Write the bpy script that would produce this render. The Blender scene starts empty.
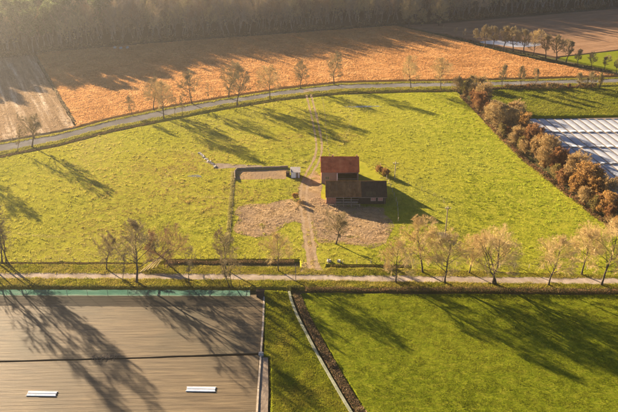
import bpy, math, random
import numpy as np
from mathutils import Vector

# ------------------------------------------------------------------ camera, sky, sun, exposure
S = bpy.context.scene
C = S.collection
CAM_H, FPX, HORIZ = 85.0, 700.0, -170.0
PITCH = math.atan((206 - HORIZ) / FPX)
SUN_AZ, SUN_EL = math.radians(45.0), math.radians(15.0)     # azimuth to the left of the view direction

cd = bpy.data.cameras.new('camera'); cam = bpy.data.objects.new('camera', cd); C.objects.link(cam)
cam.location = (0, 0, CAM_H); cam.rotation_euler = (math.pi / 2 - PITCH, 0, 0)
cd.sensor_fit = 'HORIZONTAL'; cd.sensor_width = 36; cd.lens = 36 * FPX / 618
cd.clip_start = 1; cd.clip_end = 6000
S.camera = cam

w = bpy.data.worlds.new('World'); S.world = w; w.use_nodes = True
nt = w.node_tree
sky = nt.nodes.new('ShaderNodeTexSky'); sky.sky_type = 'NISHITA'; sky.sun_disc = False
sky.sun_elevation = SUN_EL; sky.sun_rotation = -SUN_AZ; sky.air_density = 0.35; sky.dust_density = 0.5
bg = nt.nodes['Background']; bg.inputs[1].default_value = 0.05
nt.links.new(sky.outputs[0], bg.inputs[0])

sl = bpy.data.lights.new('sun', 'SUN'); sl.energy = 5.0; sl.angle = math.radians(0.5); sl.color = (1.0, 0.80, 0.56)
sun = bpy.data.objects.new('sun', sl); C.objects.link(sun)
to_sun = Vector((-math.sin(SUN_AZ) * math.cos(SUN_EL), math.cos(SUN_AZ) * math.cos(SUN_EL), math.sin(SUN_EL)))
sun.rotation_euler = to_sun.to_track_quat('Z', 'Y').to_euler(); sun.location = (-100, 100, 120)

S.view_settings.view_transform = 'Standard'; S.view_settings.look = 'None'
S.view_settings.exposure = 2.85; S.view_settings.gamma = 1.0
S.render.engine = 'CYCLES'

# ------------------------------------------------------------------ helpers
rng = np.random.default_rng(7)
random.seed(7)
_c, _s = math.cos(PITCH), math.sin(PITCH)

def G(x, y, z=0.0):
    """survey point (in photo units) -> place on the level z"""
    u = (x - 309) / FPX; v = (y - 206) / FPX
    d = (u, _c - v * _s, -_s - v * _c)
    t = (z - CAM_H) / d[2]
    return np.array((d[0] * t, d[1] * t, z))

def GP(pts): return np.array([G(*p)[:2] for p in pts])

def in_poly(P, poly):
    x, y = P[:, 0], P[:, 1]; inside = np.zeros(len(P), bool)
    n = len(poly); j = n - 1
    for i in range(n):
        xi, yi = poly[i]; xj, yj = poly[j]
        cnd = ((yi > y) != (yj > y)) & (x < (xj - xi) * (y - yi) / (yj - yi + 1e-12) + xi)
        inside ^= cnd; j = i
    return inside

def dist_line(P, line):
    d = np.full(len(P), 1e9)
    for a, b in zip(line[:-1], line[1:]):
        ab = b - a; t = np.clip(((P - a) @ ab) / (ab @ ab), 0, 1)
        d = np.minimum(d, np.linalg.norm(P - (a + t[:, None] * ab), axis=1))
    return d

def vnoise(P, scale, seed=0):
    """smooth value noise 0..1 of world positions"""
    r = np.random.default_rng(seed); T = r.random((256, 256))
    q = P[:, :2] * scale + 1000.0
    i = np.floor(q).astype(int); f = q - i; f = f * f * (3 - 2 * f)
    a = T[i[:, 0] % 256, i[:, 1] % 256]; b = T[(i[:, 0] + 1) % 256, i[:, 1] % 256]
    c = T[i[:, 0] % 256, (i[:, 1] + 1) % 256]; d = T[(i[:, 0] + 1) % 256, (i[:, 1] + 1) % 256]
    return (a * (1 - f[:, 0]) + b * f[:, 0]) * (1 - f[:, 1]) + (c * (1 - f[:, 0]) + d * f[:, 0]) * f[:, 1]

def tag(o, label=None, cat=None, group=None, kind=None):
    if label: o['label'] = label
    if cat: o['category'] = cat
    if group: o['group'] = group
    if kind: o['kind'] = kind
    return o

def link(name, me, parent=None, loc=None):
    o = bpy.data.objects.new(name, me); C.objects.link(o)
    if parent: o.parent = parent
    if loc is not None: o.location = loc
    return o

def empty(name, loc=(0, 0, 0), rz=0.0):
    o = bpy.data.objects.new(name, None); C.objects.link(o)
    o.location = loc; o.rotation_euler = (0, 0, rz); o.empty_display_size = 0.5
    return o

def mesh_np(name, V, F, mat=None, col=None, smooth=False):
    """V (n,3), F (m,k) with constant k"""
    V = np.asarray(V, np.float32); F = np.asarray(F, np.int32)
    me = bpy.data.meshes.new(name); k = F.shape[1]
    me.vertices.add(len(V)); me.vertices.foreach_set('co', V.ravel())
    me.loops.add(F.size); me.loops.foreach_set('vertex_index', F.ravel())
    me.polygons.add(len(F)); me.polygons.foreach_set('loop_start', np.arange(0, F.size, k, dtype=np.int32))
    if smooth: me.polygons.foreach_set('use_smooth', np.ones(len(F), bool))
    me.update(calc_edges=True)
    if col is not None:
        at = me.color_attributes.new('Col', 'FLOAT_COLOR', 'POINT')
        c4 = np.ones((len(V), 4), np.float32); c4[:, :3] = col
        at.data.foreach_set('color', c4.ravel())
    if mat: me.materials.append(mat)
    return me

def mesh_py(name, V, F, mat=None, smooth=False):
    me = bpy.data.meshes.new(name); me.from_pydata([tuple(map(float, v)) for v in V], [], F); me.update()
    if smooth:
        for p in me.polygons: p.use_smooth = True
    if mat: me.materials.append(mat)
    return me

class MB:
    """collects boxes, prisms and tubes into one mesh"""
    def __init__(s): s.V = []; s.F = []
    def add(s, V, F):
        b = len(s.V); s.V += [tuple(v) for v in V]; s.F += [tuple(i + b for i in f) for f in F]
    def box(s, x0, x1, y0, y1, z0, z1):
        s.add([(x0,y0,z0),(x1,y0,z0),(x1,y1,z0),(x0,y1,z0),(x0,y0,z1),(x1,y0,z1),(x1,y1,z1),(x0,y1,z1)],
              [(3,2,1,0),(4,5,6,7),(0,1,5,4),(1,2,6,5),(2,3,7,6),(3,0,4,7)])
    def tube(s, a, b, r0, r1, k=6):
        a = Vector(a); b = Vector(b); d = (b - a).normalized(); u = d.orthogonal().normalized(); v = d.cross(u)
        V = [a + (u * math.cos(t) + v * math.sin(t)) * r0 for t in [2*math.pi*i/k for i in range(k)]]
        V += [b + (u * math.cos(t) + v * math.sin(t)) * r1 for t in [2*math.pi*i/k for i in range(k)]]
        s.add(V, [(i, (i+1) % k, k + (i+1) % k, k + i) for i in range(k)] + [tuple(range(k))[::-1], tuple(range(k, 2*k))])
    def build(s, name, mat, parent=None, loc=None):
        return link(name, mesh_py(name, s.V, s.F, mat), parent, loc)

# ------------------------------------------------------------------ materials
def srgb(r, g, b):
    f = lambda c: (c/255/12.92) if c/255 <= 0.04045 else ((c/255+0.055)/1.055)**2.4
    return (f(r), f(g), f(b))

def material(name, cols, scale=1.0, rough=0.9, bump=0.0, bscale=4.0, bdist=0.1, stretch=None, rot=0.0,
             spec=0.0, attr=False, transl=0.0, detail=6.0, big=None, bigscale=0.03, metal=0.0, holes=0.0):
    """cols: two or three tones mixed by a noise; big: second tone pair in wide patches"""
    m = bpy.data.materials.new(name); m.use_nodes = True
    t = m.node_tree; N = t.nodes; L = t.links; b = N['Principled BSDF']; out = N['Material Output']
    b.inputs['Roughness'].default_value = rough; b.inputs['Specular IOR Level'].default_value = spec
    b.inputs['Metallic'].default_value = metal
    tc = N.new('ShaderNodeTexCoord'); mp = N.new('ShaderNodeMapping'); L.new(tc.outputs['Object'], mp.inputs[0])
    if rot:
        m0 = mp; m0.inputs['Rotation'].default_value = (0, 0, rot)
        mp = N.new('ShaderNodeMapping'); L.new(m0.outputs[0], mp.inputs[0])
    if stretch: mp.inputs['Scale'].default_value = stretch
    no = N.new('ShaderNodeTexNoise'); no.inputs['Scale'].default_value = scale; no.inputs['Detail'].default_value = detail
    no.inputs['Roughness'].default_value = 0.65
    L.new(mp.outputs[0], no.inputs[0])
    rp = N.new('ShaderNodeValToRGB'); L.new(no.outputs[0], rp.inputs[0])
    el = rp.color_ramp.elements
    el[0].position = 0.32; el[1].position = 0.68
    el[0].color = (*cols[0], 1); el[1].color = (*cols[-1], 1)
    if len(cols) == 3:
        e = el.new(0.5); e.color = (*cols[1], 1)
    col = rp.outputs[0]
    if big:
        n2 = N.new('ShaderNodeTexNoise'); n2.inputs['Scale'].default_value = bigscale; n2.inputs['Detail'].default_value = 5
        L.new(tc.outputs['Object'], n2.inputs[0])
        r2 = N.new('ShaderNodeValToRGB'); L.new(n2.outputs[0], r2.inputs[0])
        r2.color_ramp.elements[0].position = 0.42; r2.color_ramp.elements[1].position = 0.62
        mx = N.new('ShaderNodeMix'); mx.data_type = 'RGBA'
        L.new(r2.outputs[0], mx.inputs[0]); L.new(col, mx.inputs[6]); mx.inputs[7].default_value = (*big, 1)
        col = mx.outputs[2]
    if attr:
        a = N.new('ShaderNodeAttribute'); a.attribute_name = 'Col'
        mx = N.new('ShaderNodeMix'); mx.data_type = 'RGBA'; mx.blend_type = 'MULTIPLY'; mx.inputs[0].default_value = 1
        L.new(a.outputs['Color'], mx.inputs[6]); L.new(col, mx.inputs[7]); col = mx.outputs[2]
    L.new(col, b.inputs['Base Color'])
    if bump:
        n3 = N.new('ShaderNodeTexNoise'); n3.inputs['Scale'].default_value = bscale; n3.inputs['Detail'].default_value = 8
        n3.inputs['Roughness'].default_value = 0.7
        L.new(mp.outputs[0], n3.inputs[0])
        bp = N.new('ShaderNodeBump'); bp.inputs['Strength'].default_value = bump; bp.inputs['Distance'].default_value = bdist
        L.new(n3.outputs[0], bp.inputs['Height']); L.new(bp.outputs[0], b.inputs['Normal'])
    if transl:
        tr = N.new('ShaderNodeBsdfTranslucent'); L.new(col, tr.inputs[0])
        ms = N.new('ShaderNodeMixShader'); ms.inputs[0].default_value = transl
        L.new(b.outputs[0], ms.inputs[1]); L.new(tr.outputs[0], ms.inputs[2]); L.new(ms.outputs[0], out.inputs[0])
        if holes:
            th = N.new('ShaderNodeBsdfTransparent'); m2 = N.new('ShaderNodeMixShader'); m2.inputs[0].default_value = holes
            L.new(ms.outputs[0], m2.inputs[1]); L.new(th.outputs[0], m2.inputs[2]); L.new(m2.outputs[0], out.inputs[0])
    return m

_d = G(74.5,126)-G(33,54); STUB_ROT = math.pi/2-math.atan2(-_d[1], -_d[0])
ONE = ((0.8, 0.8, 0.8), (1.15, 1.15, 1.15))
M = {
 'ground': material('ground_soil_grass', [(0.045,0.05,0.018),(0.09,0.075,0.035)], 0.4, bump=0.5, bscale=1.5),
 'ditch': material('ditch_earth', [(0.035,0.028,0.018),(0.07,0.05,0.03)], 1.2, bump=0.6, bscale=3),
 'meadow': material('meadow_turf', [(0.13,0.14,0.012),(0.20,0.195,0.019),(0.26,0.23,0.036)], 0.5, bump=0.6, bscale=1.6, bdist=0.14,
                    big=(0.21,0.195,0.018), bigscale=0.03),
 'lawn': material('short_turf', [(0.072,0.094,0.004),(0.12,0.136,0.008),(0.165,0.16,0.015)], 0.7, bump=0.8, bscale=2.2, bdist=0.16,
                    stretch=(0.7,1.6,1)),
 'verge': material('verge_turf', [(0.09,0.095,0.012),(0.17,0.15,0.025),(0.22,0.175,0.045)], 0.8, bump=0.7, bscale=3, bdist=0.2),
 'dry': material('dry_field', [(0.28,0.135,0.045),(0.38,0.19,0.065),(0.45,0.25,0.095)], 0.5, bump=0.6, bscale=1.2, bdist=0.2,
                    stretch=(0.35,1.0,1), rot=-0.25),
 'stubble': material('stubble_field', [(0.135,0.088,0.047),(0.20,0.135,0.075),(0.40,0.32,0.225)], 0.5, bump=0.6, bscale=1.5, bdist=0.2,
                    stretch=(1.0,0.05,1), rot=STUB_ROT),
 'plough': material('ploughed_field', [(0.15,0.085,0.047),(0.24,0.145,0.082)], 0.25, bump=0.7, bscale=1, bdist=0.3, stretch=(0.3,1,1), rot=-0.3),
 'seedbed': material('seedbed', [(0.055,0.037,0.018),(0.092,0.064,0.032),(0.145,0.104,0.053)], 0.7, rough=0.65, spec=0.12, bump=0.5, bscale=1.8, bdist=0.07,
                    stretch=(0.16,2.4,1), rot=0.012, big=(0.06,0.047,0.025), bigscale=0.05),
 'seeddark': material('seedbed_dark', [(0.055,0.037,0.018),(0.095,0.066,0.033),(0.15,0.107,0.055)], 0.7, rough=0.65, spec=0.12, bump=0.5, bscale=1.8, bdist=0.07,
                    stretch=(0.16,2.4,1), rot=0.012, big=(0.07,0.052,0.028), bigscale=0.05),
 'earth': material('bare_earth', [(0.13,0.083,0.038),(0.23,0.152,0.074),(0.34,0.238,0.122)], 0.6, bump=0.9, bscale=1.3, bdist=0.22, big=(0.18,0.125,0.075), bigscale=0.15),
 'mud': material('mud', [(0.13,0.10,0.075),(0.22,0.175,0.13)], 0.7, rough=0.7, bump=0.6, bscale=2.5, bdist=0.15),
 'rut': material('sandy_rut', [(0.17,0.12,0.07),(0.27,0.195,0.12)], 0.9, bump=0.6, bscale=2.5, bdist=0.1),
 'asphalt': material('worn_asphalt', [(0.10,0.096,0.092),(0.15,0.142,0.134)], 0.5, big=(0.095,0.088,0.08), bigscale=0.12, rough=0.8, bump=0.15, bscale=8, bdist=0.02),
 'concrete': material('pale_concrete', [(0.22,0.175,0.135),(0.31,0.255,0.20)], 0.8, big=(0.19,0.15,0.11), bigscale=0.35, bump=0.2, bscale=6, bdist=0.02),
 'water': material('pond_water', [(0.06,0.07,0.08),(0.08,0.09,0.10)], 0.3, rough=0.06, spec=0.6, bump=0.04, bscale=2, bdist=0.05),
 'pondwater': material('sky_whitened_water', [(0.22,0.21,0.20),(0.28,0.27,0.26)], 0.1, rough=0.25, spec=0.5, bump=0.05, bscale=1.0, bdist=0.05),  # pond's bright sky reflection painted into the base colour as off-white
 'bark': material('bark', [(0.05,0.038,0.026),(0.10,0.078,0.052)], 3, bump=0.5, bscale=6, bdist=0.03),
 'twig': material('twigs', [(0.21,0.16,0.075),(0.31,0.24,0.115)], 0.6),
 'twigred': material('russet_twigs', [(0.22,0.13,0.065),(0.31,0.19,0.095)], 0.6),
 'twiggreen': material('olive_twigs', [(0.37,0.26,0.11),(0.49,0.36,0.155)], 0.6),
 'woodbark': material('woodland_bark', [(0.13,0.10,0.075),(0.26,0.21,0.16)], 1.5),
 'woodtwig': material('woodland_twigs', [(0.16,0.11,0.07),(0.26,0.185,0.115)], 0.5),
 'woodtwig0': material('woodland_twigs_tan', [(0.25,0.18,0.095),(0.38,0.285,0.155)], 0.5),
 'woodtwig1': material('woodland_twigs_grey', [(0.17,0.135,0.095),(0.26,0.21,0.15)], 0.5),
 'woodtwig2': material('woodland_twigs_brown', [(0.15,0.095,0.05),(0.23,0.15,0.085)], 0.5),
 'woodtwig3': material('woodland_twigs_olive', [(0.23,0.185,0.085),(0.35,0.28,0.13)], 0.5),
 'birch': material('birch_bark', [(0.45,0.42,0.38),(0.7,0.67,0.62)], 2),
 'leaf': material('leaf', ONE, 1.0, rough=0.7, attr=True, transl=0.35),
 'blade': material('grass_blade', ONE, 0.6, rough=0.7, attr=True, transl=0.45),
 'stem': material('shrub_stem', [(0.06,0.045,0.03),(0.12,0.09,0.06)], 2),
 'tile': material('red_roof_sheet', [(0.26,0.062,0.022),(0.42,0.105,0.036),(0.52,0.16,0.06)], 0.7, rough=0.8, bump=0.3, bscale=5, bdist=0.03),
 'oldtile': material('brown_roof_sheet', [(0.09,0.042,0.016),(0.16,0.078,0.03),(0.24,0.13,0.055)], 0.8, rough=0.85, bump=0.35, bscale=5, bdist=0.03, stretch=(1,0.3,1)),
 'darktile': material('mossy_dark_roof_sheet', [(0.04,0.027,0.017),(0.075,0.05,0.03)], 0.8, rough=0.9, bump=0.3, bscale=5, bdist=0.03),
 'rust': material('rusted_sheet', [(0.12,0.058,0.024),(0.19,0.10,0.045)], 1.2, rough=0.85, bump=0.3, bscale=5, bdist=0.03),
 'mossy': material('mossy_sheet', [(0.055,0.042,0.022),(0.09,0.068,0.035)], 1.2, rough=0.9, bump=0.3, bscale=5, bdist=0.03),
 'brick': material('weathered_brick', [(0.17,0.07,0.045),(0.26,0.12,0.08),(0.33,0.19,0.14)], 4, bump=0.4, bscale=10, bdist=0.02),
 'greybrick': material('greyish_brick', [(0.17,0.12,0.09),(0.27,0.20,0.16)], 4, bump=0.4, bscale=10, bdist=0.02),
 'darkwood': material('tarred_wood', [(0.025,0.02,0.016),(0.05,0.038,0.028)], 2, stretch=(6,6,0.6)),
 'wood': material('grey_wood', [(0.16,0.12,0.085),(0.28,0.22,0.16)], 2, stretch=(4,4,0.6)),
 'palewood': material('pale_weathered_wood', [(0.25,0.205,0.15),(0.38,0.315,0.235)], 2),
 'whitepaint': material('white_paint', [(0.62,0.62,0.6),(0.78,0.78,0.76)], 1.5, rough=0.6),
 'cover': material('white_film', [(0.21,0.22,0.245),(0.31,0.32,0.345)], 0.25, rough=0.9, spec=0.03, bump=0.3, bscale=1.2, bdist=0.1),
 'net': material('green_net', [(0.04,0.10,0.075),(0.065,0.14,0.105),(0.12,0.18,0.14)], 0.7, transl=0.5, stretch=(0.3,1,1), holes=0.3),
 'palekerb': material('pale_kerb', [(0.12,0.13,0.08),(0.23,0.225,0.16)], 1.2, bump=0.3, bscale=5, bdist=0.03),
 'glass': material('window_glass', [(0.05,0.055,0.06),(0.09,0.09,0.09)], 1, rough=0.1, spec=0.6),
 'pinkdoor': material('faded_red_board', [(0.28,0.13,0.10),(0.38,0.20,0.16)], 3, stretch=(5,5,0.5)),
 'stone': material('pale_rubble', [(0.25,0.22,0.19),(0.42,0.38,0.33)], 2, bump=0.5, bscale=5),
 'straw': material('straw_limb', [(0.38,0.28,0.12),(0.55,0.44,0.22)], 1.5),
}

# ------------------------------------------------------------------ land: sheets at z=0 with sloping banks; the base lies in the ditches
R = 5000.0
tag(link('ground', mesh_py('ground', [(-R,-R,-0.7),(R,-R,-0.7),(R,R,-0.7),(-R,R,-0.7)], [(0,1,2,3)], M['ground'])), kind='structure')

def densify(poly, step=4.0, jit=0.12):
    out = []
    n = len(poly)
    for i in range(n):
        a, b = poly[i], poly[(i+1) % n]; d = np.linalg.norm(b - a); k = max(1, int(d / step)) if d < 900 else 40
        for j in range(k):
            p = a + (b - a) * j / k
            out.append(p + (rng.normal(0, jit, 2) if j else 0))
    return np.array(out)

def area2(p): return 0.5 * np.sum(p[:,0]*np.roll(p[:,1],-1) - np.roll(p[:,0],-1)*p[:,1])

def sheet(name, px, mat, z=0.0, bank=0.5, depth=0.75, jit=0.12, world=False, step=4.0, parent=None, kind='structure'):
    P = np.asarray(px, float) if world else GP(px)
    if area2(P) < 0: P = P[::-1]
    P = densify(P, step, jit); n = len(P)
    e = np.roll(P, -1, 0) - np.roll(P, 1, 0); nn = np.stack([e[:,1], -e[:,0]], 1); nn /= np.linalg.norm(nn, axis=1)[:,None] + 1e-9
    V = np.zeros((2*n, 3)); V[:n,:2] = P; V[:n,2] = z; V[n:,:2] = P + nn * bank; V[n:,2] = z - depth
    F = [tuple(range(n))] + [(i, n+i, n+(i+1) % n, (i+1) % n) for i in range(n)]
    o = link(name, mesh_py(name, V, F, M[mat]), parent)
    if not parent: tag(o, kind=kind)
    return o, P

def strip(name, top, bot, mat, z, jit=0.05, parent=None, kind='structure'):
    """flat sheet between two surveyed lines, laid just above the land"""
    P = GP(list(top) + list(bot)[::-1])
    if area2(P) < 0: P = P[::-1]
    P = densify(P, 3.0, jit)
    V = np.column_stack([P, np.full(len(P), z)])
    o = link(name, mesh_py(name, V, [tuple(range(len(P)))], M[mat]), parent)
    if not parent: tag(o, kind=kind)
    return P

# survey lines
UPN = [(-260,228),(-120,180),(-40,157.5),(0,144.5),(60,134),(110,121),(160,110.5),(220,100.3),(280,91),(340,84.6),(400,83),(455,82.5),(520,81),(618,78.5),(760,74)]
UPS = [(-260,240),(-120,190),(-40,166),(0,152),(60,140.5),(110,127),(160,117),(220,105.3),(280,95.3),(340,89.2),(400,87.4),(455,86.5),(520,85.2),(618,82.5),(760,78)]
def off(l, d): return [(x, y + d * (0.55 + 0.45 * (y + 170) / 320)) for x, y in l]
LON = [(-300,269),(0,272.6),(118,273),(310,274.5),(498,276.8),(618,278),(1000,282)]
LOS = [(-300,275),(0,278.6),(118,279),(310,280.8),(498,283.4),(618,284.6),(1000,289)]
HEDGE_W = [(452,90),(470,106),(500,136),(520,155),(545,176),(575,199),(600,218),(618,232),(700,290)]

# upper road: land strip with verges, asphalt on top
sheet('road_verge', off(UPN,-1.6) + off(UPS,3.0)[::-1], 'verge', z=0.0, bank=0.6)
strip('upper_road', UPN, UPS, 'asphalt', 0.008)
# upper meadow
MEAD, MEADP = sheet('upper_meadow', [p for p in off(UPS,6.0)[:12]] + [(458,92.5)] + [(x-1,y) for x,y in HEDGE_W[1:8]] + [(660,262),(760,278),(640,276),(618,275.2),(500,273.5),(414,271.5),(412,264.6),(326,263.9),(323,272),(303,272),(300,258.8),(166,258.8),(160,262),(150,270),(141,270),(143,262.4),(0,261.9),(-300,258)],
      'meadow', z=0.0, bank=0.3)
# lower road strip
LANDB = [(-300,261),(0,264.2),(143,264.6),(144,268),(155,268),(166,266.6),(300,266.9),(303,270),(322,270),(326,267.6),(412,268.2),(414,271),(618,274.8),(1000,279)]
sheet('lane_verge', LANDB + [(1000,294),(618,288.8),(300,287),(0,286.3),(-300,282)], 'verge', z=0.006, bank=0.3)
# south fields
SEEDR = [(263,296),(262,330),(259.5,352.5)]
SB1 = sheet('seedbed_field', [(-300,291),(0,294.5)] + [(263,295)] + SEEDR[1:] + [(150,357),(0,360.6),(-300,365)], 'seedbed', z=0.0, bank=0.2, jit=0.04)
SB2 = sheet('seedbed_field', [(-300,368.5),(0,363.2),(150,359.4),(259,355.3),(256,412),(253,520),(-300,520)], 'seeddark', z=0.0, bank=0.2, jit=0.04)
def bed_ridges(fld, poly, seed, pitch=0.9):
    """low soil ridges along the bed, one object each"""
    r = np.random.default_rng(seed); a, b = G(0,360.8)[:2], G(259,353.6)[:2]; d = (b-a)/np.linalg.norm(b-a); n = np.array((-d[1], d[0]))
    P = poly[np.abs(poly[:,0]) < 140]; lo, hi = ((poly-a)@n).min()+0.5, ((poly-a)@n).max()-0.5
    right = (GP([(256,400),(262,300)])-a)@d
    for q in np.arange(max(lo, -34), min(hi, 45), pitch):
        c = a+n*q; xs_ = np.arange(-28, right.max()+6, 1.1); pts = c+np.outer(xs_, d)+np.outer(r.normal(0, 0.03, len(xs_)), n)
        pts = pts[in_poly(pts, poly)]
        if len(pts) < 5: continue
        hh = np.clip(r.normal(0.026, 0.008, len(pts)), 0.008, 0.05); wd_ = r.uniform(0.17, 0.24)
        V = np.zeros((len(pts), 3, 3)); V[:,0,:2] = pts-n*wd_; V[:,2,:2] = pts+n*wd_; V[:,1,:2] = pts; V[:,1,2] = hh; V[:,0,2] = V[:,2,2] = -0.01
        k = np.arange(len(pts)-1)[:,None]*3; F = np.concatenate([k+np.array((0,3,4,1)), k+np.array((1,4,5,2))])
        link('bed_ridge', mesh_np('bed_ridge', V.reshape(-1,3), F, fld.data.materials[0], smooth=True), fld)
bed_ridges(SB1[0], SB1[1], 51); bed_ridges(SB2[0], SB2[1], 52)
sheet('grass_wedge', [(264.5,290),(287,291.5),(294,310),(305,332),(318,358),(334,385),(352,415),(400,520),(270,520),(271,412),(271.5,357),(264,355)], 'lawn', z=0.0, bank=0.3)
LAWN, LAWNP = sheet('lower_meadow', [(302,293.5),(618,295),(1000,300),(1000,520),(428,520),(366,412),(345,375),(325,340),(307,310)], 'lawn', z=0.0, bank=0.5)
# fields beyond the upper road
DRY, DRYP = sheet('dry_grass_field', [(35.5,53),(100,47.5),(200,39.5),(300,32.5),(395,25.5),(440,35.5),(500,51.5),(560,64.5),(618,74.5)] + off(UPN,-4.2)[4:13][::-1] + [(79,125.5)],
      'dry', z=0.0, bank=0.4)
STUB, STUBP = sheet('stubble_field', [(-150,68),(0,57),(32,53.5),(74.5,126.5)] + off(UPN,-4.2)[1:5][::-1], 'stubble', z=0.0, bank=0.4)
sheet('ploughed_field', [(404,25),(440,23.5),(500,18.5),(618,8.5),(820,-5),(820,52),(618,49.5),(556,56.5),(500,46),(440,32)], 'plough', z=0.0, bank=0.3)
sheet('green_strip_field', [(560,57.5),(618,50.6),(820,53),(820,72),(640,75),(618,70)], 'lawn', z=0.0, bank=0.3)
PADP = sheet('side_pasture', off(UPS,5.0)[11:] + [(760,118),(618,115),(532,116),(522,118),(490,106),(474,90.5)], 'lawn', z=0.0, bank=0.3)[1]
sheet('tunnel_field', [(524,120),(620,117.5),(900,120),(900,300),(700,265),(634,212),(560,160)], 'mud', z=0.0, bank=0.3)
# woodland floor
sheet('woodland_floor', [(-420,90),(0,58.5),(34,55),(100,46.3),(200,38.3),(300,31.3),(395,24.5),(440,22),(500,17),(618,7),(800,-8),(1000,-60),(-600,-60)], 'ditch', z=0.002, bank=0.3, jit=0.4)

# ------------------------------------------------------------------ farmyard ground
YL = [(238,207),(250,204),(268,203.5),(290,199),(303,200),(306,216),(303,224),(294,221.5),(286,224),(279,230),(270,236),(255,237.5),(236,233)]
YR = [(302,200),(318,197),(335,204),(362,206),(384,208),(391,232),(386,243),(360,245.5),(335,243),(319,243),(312,232),(306,216)]
for yp in (YL, YR):
    k = len(yp)//2; strip('dirt_yard', yp[:k], yp[k:][::-1], 'earth', 0.012, jit=0.9)
strip('silage_clamp_floor', [(236,170.5),(288,168.8)], [(236,179.5),(286,179)], 'earth', 0.012, jit=0.25)
strip('gravel_apron', [(202,161),(214,163),(238,164.2),(262,165.5)], [(216,169),(236,167.8),(262,167)], 'mud', 0.012, jit=0.25)
strip('farm_track', [(302,182),(309,175),(316,171),(320.5,176)], [(300,202),(306,206),(314,205),(321,198)], 'earth', 0.014, jit=0.6)
TRK = [(308,92),(311,104),(315,120),(318.5,138),(319.5,150),(316,162),(309,173),(304,186),(303,200),(306,220),(309,240),(312,258),(313.5,271)]
def offset_line(line, d):
    L = GP(line); e = np.gradient(L, axis=0); n = np.stack([e[:,1], -e[:,0]], 1); n /= np.linalg.norm(n, axis=1)[:,None]
    return L + n * d
def smooth_line(L, k=6):
    n = len(L); t = np.linspace(0, n-1, n*k); x = np.interp(t, range(n), L[:,0]); y = np.interp(t, range(n), L[:,1])
    ker = np.ones(k)/k; xp = np.pad(x, k, 'edge'); yp = np.pad(y, k, 'edge')
    return np.stack([np.convolve(xp, ker, 'same')[k:-k], np.convolve(yp, ker, 'same')[k:-k]], 1)
def ribbon(name, line, wid, mat, z, jit=0.08, kind='structure'):
    L = smooth_line(line); e = np.gradient(L, axis=0); n = np.stack([e[:,1], -e[:,0]], 1); n /= np.linalg.norm(n, axis=1)[:,None]+1e-9
    w_ = wid/2 + rng.normal(0, jit, (len(L),1))
    V = np.zeros((2*len(L),3)); V[0::2,:2] = L - n*w_; V[1::2,:2] = L + n*w_; V[:,2] = z
    F = [(2*i,2*i+1,2*i+3,2*i+2) for i in range(len(L)-1)]
    return tag(link(name, mesh_py(name, V, F, M[mat])), kind=kind)
ribbon('farm_track_bed', GP(TRK[7:]), 2.7, 'earth', 0.0165, jit=0.4)
ribbon('wheel_rut', offset_line(TRK, -0.85), 0.7, 'rut', 0.020)
ribbon('wheel_rut', offset_line(TRK, 0.85), 0.7, 'rut', 0.020)
strip('entrance_apron', [(303,262),(318,262)], [(299,274.8),(326,275.2)], 'rut', 0.012, jit=0.15)
strip('track_mouth', [(303,89.4),(313,88.7)], [(305,95),(312.5,95)], 'mud', 0.012, jit=0.15)

# lower lane: concrete slabs laid end to end, one object each
lane = tag(empty('lower_lane'), kind='structure')
la, lb = GP(LON), GP(LOS)
xs = np.arange(-125, 150, 6.4)
for x0 in xs:
    q = []
    for xx, ln in ((x0+0.03,lb),(x0+6.37,lb),(x0+6.37,la),(x0+0.03,la)):
        q.append((xx, np.interp(xx, ln[:,0], ln[:,1])))
    V = [(x,y,-0.05) for x,y in q] + [(x,y,0.035) for x,y in q]
    link('slab', mesh_py('slab', V, [(4,5,6,7),(0,1,5,4),(1,2,6,5),(2,3,7,6),(3,0,4,7)], M['concrete']), lane)

# water
def pool(name, c, rx, ry, z, n=28, seed=1):
    r = np.random.default_rng(seed); a = np.linspace(0, 2*np.pi, n, endpoint=False)
    k = 1 + 0.22*np.sin(2*a+seed) + 0.12*np.sin(3*a+2*seed) + r.normal(0,0.05,n)
    V = np.stack([c[0]+rx*k*np.cos(a), c[1]+ry*k*np.sin(a), np.full(n, z)], 1)
    return tag(link(name, mesh_py(name, V, [tuple(range(n))], M['water'])), kind='structure')
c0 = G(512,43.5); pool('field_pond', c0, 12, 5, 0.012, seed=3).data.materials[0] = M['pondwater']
c0 = G(195,176); pool('puddle', c0, 1.6, 0.9, 0.012, seed=2)

# ------------------------------------------------------------------ trees: growth
def tubes_mesh(lines, k):
    """lines: list of (points (n,3), radii (n)) with the same n -> V,F"""
    P = np.array([l[0] for l in lines]); Rr = np.array([l[1] for l in lines])   # (m,n,3),(m,n)
    m, n, _ = P.shape
    d = P[:, -1] - P[:, 0]; d /= np.linalg.norm(d, axis=1)[:, None] + 1e-9
    ref = np.where(np.abs(d[:, 2:3]) > 0.9, [[1.0,0,0]], [[0,0,1.0]])
    u = np.cross(d, ref); u /= np.linalg.norm(u, axis=1)[:, None] + 1e-9; v = np.cross(d, u)
    a = np.arange(k) * 2*np.pi/k
    ring = u[:, None, :]*np.cos(a)[None, :, None] + v[:, None, :]*np.sin(a)[None, :, None]      # m,k,3
    V = P[:, :, None, :] + ring[:, None, :, :] * Rr[:, :, None, None]                             # m,n,k,3
    idx = np.arange(m*n*k).reshape(m, n, k)
    a0 = idx[:, :-1, :]; a1 = np.roll(a0, -1, 2); b0 = idx[:, 1:, :]; b1 = np.roll(b0, -1, 2)
    F = np.stack([a0, a1, b1, b0], -1).reshape(-1, 4)
    return V.reshape(-1, 3), F

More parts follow.
